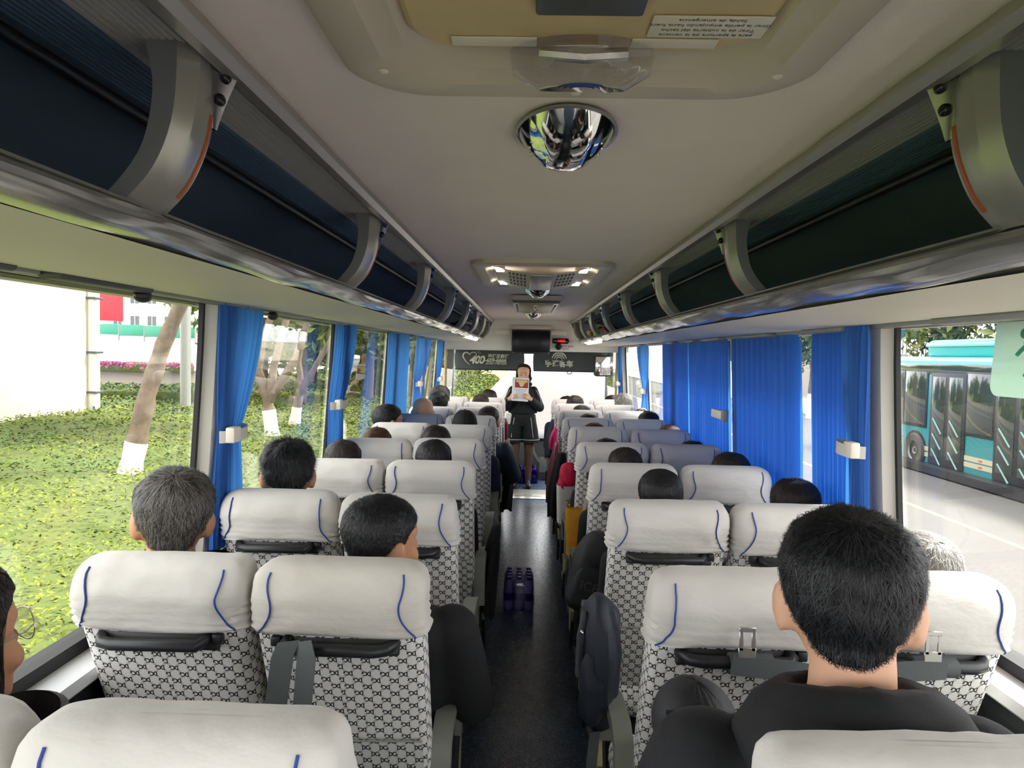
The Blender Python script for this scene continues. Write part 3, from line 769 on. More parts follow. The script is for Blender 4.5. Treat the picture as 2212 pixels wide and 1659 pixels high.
for k, (w_, y) in enumerate(((.03, -.28), (.034, .0), (.03, .28))):
    b = MB(); 
    if k == 1: b.box((0, y - .1, -.054), (w_, .02, .004)).box((0, y + .1, -.054), (w_, .02, .004)).box((-.014, y, -.054), (.005, .2, .004)).box((.014, y, -.054), (.005, .2, .004))
    else: b.box((0, y - .06, -.054), (w_, .03, .004)).box((0, y + .06, -.054), (w_, .03, .004)).box((0, y, -.054), (.006, .14, .004))
    b.build('emblem', M['chrome'], t)

# ------------------------------------------------------------------ coach seats
ZB = [.50, .62, .80, .97, 1.10, 1.16, 1.20]
def back_y(z): return float(np.interp(z, [.45, .60, .80, 1.0, 1.14, 1.2, 1.3], [.27, .215, .135, .055, .0, -.012, -.018]))
def back_th(z): return float(np.interp(z, [.45, .8, 1.1, 1.2], [.09, .11, .115, .125]))
def back_w(z): return float(np.interp(z, [.45, .7, 1.1, 1.2], [.176, .183, .1835, .180]))
ZT, ZC = 1.262, 1.205
def section(z_or_a, n, grow=0., e=.42):
    """ring round the seat back; a value above 2 means angle on the rounded top (2..3)"""
    if z_or_a < 2: z = z_or_a; hw, th, yc = back_w(z) + grow, back_th(z) + 2 * grow, back_y(z) + back_th(z) / 2
    else:
        a = (z_or_a - 2) * PI / 2; z = ZC + (ZT - ZC + grow) * math.sin(a)
        k = math.cos(a) ** .7 if a < PI / 2 - 1e-6 else 0
        hw = back_w(ZC) + grow - .075 * (1 - k) ** 1.3; th = max((back_th(ZC) + 2 * grow) * k, .012); yc = back_y(ZC) + back_th(ZC) / 2 + .004 * math.sin(a)
    q = []
    for i in range(n):
        t = 2 * PI * i / n - PI / 2
        q.append(Vector((hw * sgnpow(math.cos(t), e), yc + th / 2 * sgnpow(math.sin(t), e), z)))
    return q
def cover_disp(p, seed, amp):
    nz = noise.noise((p.x * 8 + seed, p.y * 8, p.z * 13)); n2 = noise.noise((p.x * 22, seed * 3 + p.y * 9, p.z * 9))
    h = max(0., min(1., (1.205 - p.z) / .065))
    hem = math.sin(p.z * 330 + 2.5 * noise.noise((p.x * 7, seed, p.z * 5)) + p.x * 9) * h * (.35 + .65 * min(1, abs(p.x) / .17) ** 2)
    top = -abs(noise.noise((p.x * 13 + seed * 5, seed, p.z * 3))) * max(0, min(1, (p.z - 1.19) / .04)) + .0
    diag = math.sin((p.x * .8 + p.z) * 55 + 3 * nz + seed) * max(0, nz)
    return max(-.0085, 1.35 * amp * (.0055 * nz + .0024 * n2 + .0036 * hem + .012 * top + .0055 * diag))
def cover_rings(seed, amp, n):
    rows = [1.118, 1.1185, 1.124, 1.131, 1.138, 1.146, 1.154, 1.162, 1.171, 1.18, 1.19, 1.2, 2.0, 2.12, 2.25, 2.4, 2.55, 2.7, 2.82, 2.92, 3.0]
    secs = []
    for k, r in enumerate(rows):
        g = (.004 if k == 0 else .0105)
        if r < 2: r = min(r, ZC - .002)
        q = section(r, n, g)
        c = sum(q, Vector()) / n
        o = []
        for p in q:
            d = Vector((p.x - c.x, p.y - c.y, 0)); d = d.normalized() if d.length > 1e-6 else Vector((0, 0, 1))
            if r > 2: d = (d * math.cos((r - 2) * PI / 2) + Vector((0, 0, 1)) * math.sin((r - 2) * PI / 2)).normalized()
            sag = .006 * math.sin(p.x * 16 + seed) if k < 3 else 0
            o.append(p + d * cover_disp(p, seed, amp) * (1 if r < 2.3 else max(.12, 1 - (r - 2.3) * 1.6)) + Vector((0, 0, sag * .5)))
        secs.append(o)
    return secs
NC = 88
def cover_mesh(seed, amp):
    b = MB(); secs = cover_rings(seed, amp, NC); b.rings(secs, caps=(False, True))
    # side seams: follow one column of vertices near each rear corner, bowing inwards half-way up
    pipes = []
    for sx in (-1, 1):
        pts = []
        for k, q in enumerate(secs[1:-1]):
            f = k / (len(secs) - 3); off = .022 + .034 * math.sin(f * PI) ** 1.2 - .004 * f
            rear = [p for p in q if p.y < sum(w.y for w in q) / len(q)] if k < len(secs) - 4 else q
            hw = max(p.x for p in q); x = sx * (hw - off)
            rear = sorted(rear, key=lambda p: p.x)
            for a, c in zip(rear, rear[1:]):
                if a.x <= x <= c.x:
                    w = (x - a.x) / max(c.x - a.x, 1e-6); p = a.lerp(c, w); break
            else: p = rear[0] if sx < 0 else rear[-1]
            pts.append(p + Vector((0, -.0014, .0008)))
        pts = pts[:1] + [(pts[k - 1] + pts[k] * 2 + pts[k + 1]) / 4 + Vector((0, -.0008, 0)) for k in range(1, len(pts) - 1)] + pts[-1:]
        t = MB(); t.tube(pts[:-3], .0021, 6); pipes.append(t.mesh('piping', M['piping']))
    return b.mesh('headrest_cover', M['cover'], sharp=70), pipes
COVERS = [cover_mesh(s, a) for s, a in ((1.3, 1.0), (4.7, 1.35), (9.1, .8), (14.2, 1.15))]
def cushion_mesh():
    b = MB(); b.rbox((0, .41, .53), (.385, .47, .12), .05, 4, uvbox=True); return b.mesh('seat_cushion', M['dg_up'])
def back_mesh():
    b = MB(); b.rings([section(z, 48) for z in [.50, .53, .57, .62, .70, .80, .90, 1.0, 1.1, 1.125]] + [section(z, 48, -.006) for z in (1.14, 1.17, 1.203)] + [[p - Vector((0, 0, .008)) for p in section(2 + k / 6, 48, -.008)] for k in range(1, 7)], uv=True)
    return b.mesh('backrest', M['dg'], sharp=60)
CUSH, BACK = cushion_mesh(), back_mesh()
b = MB()
def pk(u, v):
    x = -.172 + .344 * u; z = .545 + .285 * v; return (x, back_y(z) - .006 - .010 * math.sin(u * PI) * (1 - .3 * v), z)
b.grid(pk, 14, 10)
n0 = len(b.F)
for fi in range(n0):
    b.UV[fi] = [(b.V[k][0], b.V[k][2]) for k in b.F[fi]]
POCKET = b.mesh('back_pocket', M['dg_up'])
b = MB(); b.tube([(-.172 + .344 * k / 14, back_y(.83) - .0075 - .007 * math.sin(k / 14 * PI), .83) for k in range(15)], .0022, 6); SEAM = b.mesh('seam', M['grey'])
zr = 1.098
RECESS = MB().rbox((0, back_y(zr) - .002, zr), (.27, .014, .044), .006, 3, rot=Matrix.Rotation(R(-16), 3, 'X')).mesh('handle_recess', M['black'])
b = MB(); hy = back_y(zr)
b.tube([(-.105, hy, zr + .012), (-.108, hy - .022, zr + .006), (-.098, hy - .036, zr), (.085, hy - .038, zr), (.108, hy - .030, zr), (.122, hy - .010, zr + .004), (.126, hy + .004, zr + .006)], [.011, .012, .0135, .0135, .013, .012, .011], 10)
HANDLE = b.mesh('grab_handle', M['black'])
LATCH = MB().rbox((-.131, hy - .006, zr + .006), (.022, .022, .022), .004).mesh('latch', M['black'])
b = MB(); b.box((0, .40, .455), (.36, .44, .03)).box((0, .40, .41), (.30, .36, .06)); UNDER = b.mesh('seat_pan', M['black'], smooth=False)
LEG = MB().prism([(.24, .0), (.33, .0), (.36, .38), (.50, .38), (.50, .42), (.26, .42)], 0, -.018, .018).rbox((0, .30, .01), (.06, .2, .02), .006).mesh('leg', M['darkgrey'], sharp=30)
prof = [(.20, .30), (.24, .40), (.20, .56), (.24, .63), (.33, .62), (.42, .54), (.60, .50), (.62, .44), (.5, .40), (.36, .30), (.33, .16), (.26, .16)]
SIDE = MB().prism(prof, 0, -.009, .009).mesh('side_panel', M['beige'], sharp=30)
SIDEB = MB().rbox((0, .34, .46), (.022, .22, .12), .01, 3).lathe([(.0, -.014), (.07, -.014), (.075, 0), (.07, .014), (0, .014)], 24, (0, .27, .57), Matrix.Rotation(R(90), 3, 'Y')).mesh('hinge_cover', M['black'], sharp=35)
b = MB(); secs = []
path = [(.215, .60), (.205, .70), (.225, .765), (.28, .79), (.42, .785), (.50, .765), (.53, .72), (.535, .62)]
pp = []
for i in range(len(path) - 1):
    for k in range(3):
        f = k / 3; pp.append((path[i][0] * (1 - f) + path[i + 1][0] * f, path[i][1] * (1 - f) + path[i + 1][1] * f))
pp.append(path[-1])
for i, (y, z) in enumerate(pp):
    a, c = pp[max(i - 1, 0)], pp[min(i + 1, len(pp) - 1)]; ty, tz = c[0] - a[0], c[1] - a[1]; l = math.hypot(ty, tz); ny, nz = -tz / l, ty / l; h = .018
    secs.append([(x * .024, y + ny * h * k, z + nz * h * k) for x, k in ((-1, -1), (1, -1), (1.1, 0), (1, 1), (-1, 1), (-1.1, 0))])
b.rings(secs); ARM = b.mesh('armrest', M['armgrey'], sharp=50)
LEVER = MB().rbox((0, .46, .36), (.014, .035, .10), .007, 3, rot=Matrix.Rotation(R(18), 3, 'X')).tube([(0, .44, .41), (0, .40, .47)], .007, 8).mesh('recline_lever', M['black'])
b = MB(); b.tube([(-.17, .17, .16), (.17, .17, .16)], .014, 8).tube([(-.16, .17, .16), (-.16, .26, .40)], .009, 6).tube([(.16, .17, .16), (.16, .26, .40)], .009, 6); FOOT = b.mesh('foot_bar', M['black'])

def seat(x, y, aisle, label, cover=0, mats=None, dz=0, belt=None, lean=0.):
    t = thing('coach_seat', label, 'seat', (x, y, dz), 0, 'passenger seats in rows of two on either side of the aisle')
    link('backrest', BACK, t)
    me, pipes = COVERS[cover]
    c = link('headrest_cover', me, t)
    if mats: c.material_slots[0].link = 'OBJECT'; c.material_slots[0].material = M[mats]
    for p in pipes: link('piping', p, c)
    pk = link('back_pocket', POCKET, t); link('seam', SEAM, pk)
    link('handle_recess', RECESS, t)
    h = link('grab_handle', HANDLE, t); l = link('latch', LATCH, h)
    if aisle < 0: h.scale = (-1, 1, 1)
    link('seat_cushion', CUSH, t); link('seat_pan', UNDER, t); link('foot_bar', FOOT, t)
    for sx in (-.12, .12): link('leg', LEG, t, (sx, 0, 0))
    sd = aisle * .176
    link('side_panel', SIDE, t, (sd, 0, 0)); link('hinge_cover', SIDEB, t, (sd + aisle * .018, 0, 0))
    if y > .5: link('armrest', ARM, t, (aisle * .205, 0, 0))
    link('recline_lever', LEVER, t, (aisle * .215, 0, -.02))
    return t

XL, XR = (-.4525, -.8425), (.4065, .7965)      # aisle and window seats of the two blocks
PITCH, YS = .72, .73
ROWS = ['rearmost', 'second', 'third', 'fourth', 'fifth', 'sixth', 'seventh', 'eighth', 'ninth', 'tenth']
def where(k): return 'rearmost row' if k == 0 else '%s row from the rear' % ROWS[k]
SEATS = {}
NOTE = {('L', 0, 1): 'behind the seat with looped grey belts', ('L', 1, 0): 'with two grey belts looped over its handle', ('L', 6, 1): 'with a blue-grey cover under the bald head',
        ('R', 1, 0): 'with a belt tongue standing over its handle', ('R', 1, 1): 'with a belt wound round its handle, by the window', ('R', 3, 1): 'lilac-grey cover, behind the blue pleated curtain', ('R', 4, 1): 'lilac-grey cover next to the drawn blue curtain'}
for blk, xs, s in (('L', XL, 1), ('R', XR, -1)):
    for k in range(10):
        y = YS + PITCH * k
        for j, x in enumerate(xs):
            side = 'hedge side' if blk == 'L' else 'road side'
            lab = 'white-covered seat on the %s, %s place, %s' % (side, 'aisle' if j == 0 else 'window', where(k))
            mt = None
            if (blk, k, j) == ('L', 6, 1): mt = 'cover_blue'; lab = lab.replace('white-covered', 'blue-grey covered')
            if (blk, j) == ('R', 1) and k in (4, 5): mt = 'cover_lilac'; lab = lab.replace('white-covered', 'lilac-grey covered')
            if (blk, k, j) == ('L', 1, 0): mt = 'cover_stain'
            dy = .04 * noise.noise((k * 3.1, j * 5.3, s * 2.0)); dz = .012 * noise.noise((k * 1.7, j * 4.1, s * 3.3))
            if k < 2: dy *= .3; dz *= .3
            if k == 0: dz += .034 if blk == 'L' else .022
            dx = .014 if (blk, k) == ('L', 0) else 0
            SEATS[blk, k, j] = seat(x + dx, y + dy, s if j == 0 else -s, lab, (k * 2 + j * 3 + (1 if s < 0 else 0)) % 4, mt, dz)
            if j == 1: pass

def belt_loop(st):
    """two webbing tails hanging over the grab handle"""
    y, z = back_y(1.1) - .05, 1.10
    b = MB(); b.strap([(-.085, y + .02, z + .01), (-.088, y - .004, z + .022), (-.095, y - .022, z - .0), (-.115, y - .02, .95), (-.135, y + .02, .80), (-.15, .10, .66)], .046, .002, (1, .15, .1)); b.build('seat_belt', M['belt'], st)
    b = MB(); b.strap([(-.075, y + .02, z + .012), (-.06, y - .006, z + .024), (-.045, y - .026, z - .005), (-.055, y - .02, .98), (-.10, y + .01, .86), (-.12, .09, .68)], .046, .002, (1, -.3, .25)); b.build('seat_belt', M['belt'], st)
    b = MB(); b.strap([(-.05, y - .02, .97), (-.04, y + .0, .86), (-.035, .08, .68), (-.03, .16, .6)], .048, .002, (1, 0, 0)); b.build('seat_belt', M['belt'], st)
belt_loop(SEATS['L', 1, 0])
def belt_tongue(st, x, tail=1):
    y, z = back_y(1.1) - .037, 1.098; b = MB(); secs = []
    for k in range(5):
        xx = x - .03 + .022 * k; secs.append([(xx, y + .021 * math.cos(a), z + .021 * math.sin(a)) for a in [2 * PI * i / 14 for i in range(14)]])
    b.rings(secs); b.strap([(x - .03 * tail, y - .02, z + .005), (x + .08 * tail, y - .022, z - .004), (x + .13 * tail, y - .018, z - .012), (x + .17 * tail, y + .0, z - .08)], .042, .003, (.15, .1, 1)); bo = b.build('seat_belt', M['belt'], st)
    t = MB(); yy = y - .02
    for c, d in (((x, yy, z + .03), (.036, .003, .022)), ((x - .0125, yy, z + .055), (.009, .003, .042)), ((x + .0125, yy, z + .055), (.009, .003, .042)), ((x, yy, z + .078), (.034, .003, .010))): t.rbox(c, d, .0012, 1)
    t.build('buckle_tongue', M['alu'], bo)
belt_tongue(SEATS['R', 1, 0], .0, 1); belt_tongue(SEATS['R', 1, 1], -.01, -1)

# ------------------------------------------------------------------ curtains
def curtain(s, y0, y1, label, tie=None, pleats=9, zb=1.05, amp=.018, seed=0, flat=False, off=0., light_slits=False):
    """pleated window curtain hanging from the rail; tie=(z, y, width) gathers it"""
    t = thing('window_curtain', label, 'curtain', (s * (1.005 - off), (y0 + y1) / 2, 0), 0, 'blue curtains at the side windows')
    zt = WT[s] + .004; yc = (y0 + y1) / 2; W = y1 - y0; nu = pleats * 12; nv = 40
    def fn(u, v):
        z = zt + (zb - zt) * v; w, c = W, 0.
        if tie:
            tz, ty, tw = tie; f = (zt - tz) / (zt - zb)
            if v < f: g = (1 - (1 - v / f) ** 1.2) if v < f else 1; g = (v / f) ** 1.7; w = W * (1 - g) + tw * g; c = (ty - yc) * g
            else:
                g = min(1, ((v - f) / (1 - f)) * 1.6) ** .8; w = tw + (W * .62 - tw) * g; c = (ty - yc) * (1 - .35 * g)
        ph = u * pleats * 2 * PI + 1.1 * noise.noise((u * 4, seed, v * 1.2)); sq = w / W
        a = amp * (.55 + .45 * noise.noise((u * 6 + seed, 2, v * 1.5))) * (1.25 - .45 * sq)
        x = a * math.sin(ph); 
        if flat: x = amp * (2 * abs((u * pleats + .04 * noise.noise((u * 5, v * 2, seed))) % 1 - .5)) ** 5 * 2
        dy = (u - .5) * w * (1 if not flat else 1) + .35 * a * math.cos(ph * 1.0) * (0 if flat else 1)
        head = max(0, 1 - v * 18)
        return (s * (x * (1 - .5 * head)) - s * (.03 * v if s else 0) * 0 - s * (-.05) * v * 1.0 * 0 + s * .0 + s * .035 * v, c + dy, z)
    MB().grid(fn, nu, nv).build('cloth', M['curtain'], t, sharp=None)
    if light_slits:                                       # strips added behind to hold back light, slits between show as bright lines
        rs = random.Random(seed)
        for k in range(pleats):
            u0, u1 = (k + rs.uniform(.04, .12)) / pleats, (k + 1 - rs.uniform(.02, .06)) / pleats
            MB().grid(lambda u, v: Vector(fn(u0 + (u1 - u0) * u, .02 + .98 * v)) + Vector((s * .014, 0, 0)), 4, 14).build('light_block_strip', M['curtain_light_block'], t, sharp=None)
    if tie:
        tz, ty, tw = tie; b = MB()
        cy = ty - yc; r0 = tw / 2 + .012
        pts = [(s * (.012 - (amp * 1.6 + .016) * math.sin(a)), cy + r0 * math.cos(a), tz + .006 * math.cos(a)) for a in [PI * k / 12 for k in range(13)]]
        b.strap(pts, .038, .004, (0, 0, 1)); so_ = b.build('tie_strap', M['pillar'], t)
        MB().rbox((s * (-.02), cy - r0 * .62, tz), (.03, .055, .05), .006).build('clip', M['cream'], so_)
    return t
curtain(-1, 2.13, 2.48, 'blue tied-back curtain at the first pillar on the hedge side, hanging over the second row', (1.455, 2.23, .13), 8, 1.08, .02, 1)
curtain(-1, 3.45, 3.85, 'blue curtain spreading below its strap at the second hedge-side pillar', (1.46, 3.50, .2), 9, 1.02, .02, 2)
curtain(-1, 4.78, 5.62, 'broad blue curtain hanging half drawn behind the man with blue glasses', None, 14, 1.02, .02, 3)
curtain(-1, 6.02, 6.9, 'blue curtain gathered tight by a strap above the bald head', (1.45, 6.12, .13), 10, 1.04, .02, 4)
curtain(-1, 7.46, 8.0, 'narrow blue curtain at the foremost hedge-side pillar', (1.44, 7.6, .13), 7, 1.04, .02, 5)
curtain(1, 2.13, 2.30, 'twisted blue curtain knotted by a grey strap, nearest on the road side', (1.455, 2.20, .10), 6, 1.08, .024, 6, off=.03)
curtain(1, 2.30, 2.62, 'narrow dark blue pleated curtain beside the knotted one', None, 9, 1.05, .010, 7, light_slits=True)
curtain(1, 2.82, 3.66, 'broad flat blue curtain drawn across half the window before the knotted one', None, 11, 1.05, .022, 8, flat=True, light_slits=True)
curtain(1, 3.70, 4.58, 'drawn blue curtain held by a white strap clip at its edge', None, 16, 1.04, .009, 9, light_slits=True)
curtain(1, 4.62, 5.46, 'dark blue drawn curtain ahead of the white strap clip', None, 16, 1.04, .010, 10, light_slits=True)
curtain(1, 6.08, 6.7, 'slim blue curtain pinched by a white strap over the silver-haired head', (1.42, 6.30, .12), 8, 1.04, .02, 11)
curtain(1, 7.8, 8.2, 'slim blue curtain at the foremost road-side pillar', (1.42, 7.95, .1), 6, 1.04, .02, 12)
t = thing('strap_clip', 'white plastic strap clip fixed to the second road-side pillar', 'clip', (.985, 3.66, 1.43))
MB().rbox((-.01, .09, 0), (.014, .19, .045), .005).build('strap', M['cream'], t); MB().rbox((.0, -.02, 0), (.03, .05, .06), .006).build('clip', M['grey'], t)

# ------------------------------------------------------------------ people
HS = np.array([  # height, half width, front, back of the head, about the middle of the skull
 (-.117, .012, .082, .050), (-.112, .026, .090, .035), (-.10, .040, .094, .010), (-.07, .054, .092, -.040), (-.04, .063, .089, -.072), (-.01, .070, .086, -.088),
 (.02, .075, .088, -.097), (.045, .0765, .088, -.099), (.07, .073, .080, -.094), (.09, .062, .066, -.080), (.105, .043, .044, -.056), (.113, .022, .020, -.030), (.1155, .006, .0, -.008)])
def hslice(z): return [np.interp(z, HS[:, 0], HS[:, k]) for k in (1, 2, 3)]
def head_val(P, fat=1.):
    w, f, b = hslice(P[..., 2]); c, h = (f + b) / 2, (f - b) / 2
    v = (np.abs(P[..., 0]) / w) ** 2.15 + (np.abs(P[..., 1] - c) / h) ** 2.15
    v = np.where((P[..., 2] > .115) | (P[..., 2] < -.116), 9., v)
    ny = -.030 - .012 * np.clip(-P[..., 2] - .06, 0, .2) / .1
    n = (P[..., 0] ** 2 + (P[..., 1] - ny) ** 2) / .055 ** 2
    return np.minimum(v, np.where((P[..., 2] < -.03) & (P[..., 2] > -.2), n, 9.))
def head_prims(b, T, female=False):
    """skull, ears, nose, brow and lips added to b under the transform T"""
    secs = []
    for z in np.concatenate([np.linspace(-.117, -.1, 4), np.linspace(-.09, .09, 13), np.linspace(.098, .1155, 6)]):
        w, f, k = hslice(z); c, h = (f + k) / 2, (f - k) / 2
        secs.append([T @ Vector((w * sgnpow(math.cos(a), .93), c + h * sgnpow(math.sin(a), .93), z)) for a in [2 * PI * i / 28 for i in range(28)]])
    b.rings(secs)
    b.tube([T @ Vector((0, .084, .022)), T @ Vector((0, .100, -.008)), T @ Vector((0, .110, -.030)), T @ Vector((0, .098, -.038))], [.006, .0085, .0125, .009], 10)
    for s in (-1, 1):
        b.ell(T @ Vector((s * .010, .098, -.034)), (.008, .009, .007), 8, 6)
        b.tube([T @ Vector((s * .010, .086, .026)), T @ Vector((s * .030, .084, .031)), T @ Vector((s * .050, .070, .026))], [.006, .008, .006], 8)
        rot = T.to_3x3() @ Euler((R(-12), 0, s * R(-24))).to_matrix()
        b.ell(T @ Vector((s * .083, -.012, -.012)), (.0095, .022, .036), 14, 10, rot)
        b.ell(T @ Vector((s * .078, -.006, -.040)), (.007, .010, .012), 10, 6, rot)
        b.ell(T @ Vector((s * .045, .062, -.035)), (.022, .022, .025), 10, 8)
    b.ell(T @ Vector((0, .087, -.064)), (.021, .009, .0055), 12, 6); b.ell(T @ Vector((0, .085, -.074)), (.018, .009, .006), 12, 6)

class Body:
    def __init__(s): s.b = MB(); s.p = []
    def limb(s, p0, r0, p1, r1, m): s.b.cone(p0, r0, p1, r1, 14); s.p.append((Vector(p0), r0, Vector(p1), r1, m))
    def chain(s, pts, rr, m):
        for i in range(len(pts) - 1): s.limb(pts[i], rr[i], pts[i + 1], rr[i + 1], m if isinstance(m, int) else m[i])
    def torso(s, rings, m, e=.85):
        secs = []
        for (z, hw, d, y, x) in rings:
            secs.append([(x + hw * sgnpow(math.cos(a), e), y + d * sgnpow(math.sin(a), e), z) for a in [2 * PI * i / 24 for i in range(24)]])
        s.b.rings(secs)
        for q, w in zip(rings, rings[1:]): s.p.append((Vector((q[4] - q[1] * .55, q[3], q[0])), q[2], Vector((w[4] - w[1] * .55, w[3], w[0])), w[2], m)); s.p.append((Vector((q[4] + q[1] * .55, q[3], q[0])), q[2], Vector((w[4] + w[1] * .55, w[3], w[0])), w[2], m))
    def hand(s, wrist, fwd, out, side, m=0, curl=.5, r=.0085):
        """palm, four unequal bent fingers and a thumb from the side of the palm"""
        w, f = Vector(wrist), Vector(fwd).normalized(); u = Vector(out); u = (u - f * u.dot(f)).normalized(); dn = f.cross(u) * side
        pc = w + f * .045
        for k in (-1.5, -.5, .5, 1.5): s.limb(w + u * .007 * k, .016, w + f * .082 + u * .0185 * k, .0105, m)
        for k, L in ((-1.5, .062), (-.5, .076), (.5, .08), (1.5, .072)):
            a = w + f * .082 + u * .0195 * k; c = a + (f * math.cos(curl * .6) + dn * math.sin(curl * .6)) * L * .5; d = c + (f * math.cos(curl * 1.7) + dn * math.sin(curl * 1.7)) * L * .5
            s.limb(a, r, c, r * .95, m); s.limb(c, r * .95, d, r * .8, m)
        a = w + f * .025 + u * .024; c = a + (u * .75 + f * .6 + dn * .2).normalized() * .038; d = c + (f * .9 + u * .2 + dn * .35).normalized() * .03
        s.limb(a, .013, c, .0105, m); s.limb(c, .0105, d, .008, m)
    def finish(s, name, voxel=.0095, smooth=3):
        me = s.b.mesh(name, [M['skin']], sharp=None); o = link('tmp', me)
        r = o.modifiers.new('r', 'REMESH'); r.mode = 'VOXEL'; r.voxel_size = voxel; r.use_smooth_shade = True
        k = o.modifiers.new('s', 'SMOOTH'); k.factor = .5; k.iterations = smooth
        bpy.context.view_layer.update()
        out = bpy.data.meshes.new_from_object(o.evaluated_get(bpy.context.evaluated_depsgraph_get())); bpy.data.objects.remove(o); bpy.data.meshes.remove(me)
        out.name = name; n = len(out.vertices); P = np.empty(n * 3); out.vertices.foreach_get('co', P); P = P.reshape(-1, 3)
        best = np.full(n, 9.); mm = np.zeros(n, int)
        for a, r0, c, r1, m in s.p:
            a_ = np.array(a); d = np.array(c) - a_; L = max(d @ d, 1e-9); t = np.clip((P - a_) @ d / L, 0, 1)
            q = np.linalg.norm(P - a_ - t[:, None] * d, axis=1) - (r0 + (r1 - r0) * t)
            w = q < best; best[w] = q[w]; mm[w] = m
        fv = [p.vertices[0] for p in out.polygons]
        out.materials.clear()
        for q in ('skin', 'cloth_black', 'trousers', 'shoe'): out.materials.append(M[q])
        out.polygons.foreach_set('material_index', mm[fv].astype(np.int32)); out.polygons.foreach_set('use_smooth', [True] * len(out.polygons)); out.update()
        return out

HD = Vector((0, .265, 1.27))
def seated(name, female=False, yaw=0., tilt=0., roll=0., puff=0., elbow=0., lean=0., squeeze=0.):
    B = Body(); k = .88 if female else 1.0; hd = HD + Vector((lean, 0, 0))
    T = Matrix.Translation(hd) @ Matrix.Rotation(R(yaw), 4, 'Z') @ Matrix.Rotation(R(tilt), 4, 'X') @ Matrix.Rotation(R(roll), 4, 'Y') @ Matrix.Diagonal((.96 if female else 1.02, .96 if female else 1.0, 1, 1))
    head_prims(B.b, T, female); B.p.append((hd, .085, hd + Vector((0, 0, .02)), .09, 0)); B.p.append((hd + Vector((0, .03, -.07)), .07, hd, .07, 0))
    B.limb((lean * .6, .245, 1.07), .058 * k + .002, hd + Vector((0, -.022, -.06)), .052 * k, 0)
    p = puff
    B.torso([(.57, .165, .115, .43, 0), (.62, .175 + p, .125 + p, .42, 0), (.75, .155 * k + p, .115 + p, .38, 0), (.92, .175 * k + p, .12 + p, .315, lean * .2), (1.02, .19 * k + p, .108 + p * .7, .272, lean * .4), (1.075, .165 * k + p, .088 + p * .5, .256, lean * .5), (1.115, .11 * k, .074, .25, lean * .55), (1.14, .066, .062, .25, lean * .6)], 1)
    B.p[-2:] = [q[:4] + (0,) for q in B.p[-2:]]
    for s in (-1, 1):
        e = elbow if s > 0 else elbow * .3
        sh = Vector((s * .185 * k + lean * .4, .268, 1.035)); el = Vector((s * (.235 * k + e - squeeze), .37, .80 + e * .3)); wr = Vector((s * .15, .59, .715)); 
        B.chain([sh, el, wr], [.062 * k + p * .8, .05 * k + p, .037 * k + p * .4], 1)
        B.hand(wr, (-.25 * s, 1, -.12), (-s, 0, .1), s, 0, .6)
        B.chain([(s * .09, .43, .645), (s * .11, .80, .625), (s * .115, .765, .10)], [.088, .062, .043], 2)
        B.limb((s * .115, .745, .05), .043, (s * .12, .90, .036), .034, 3)
    return B.finish(name)

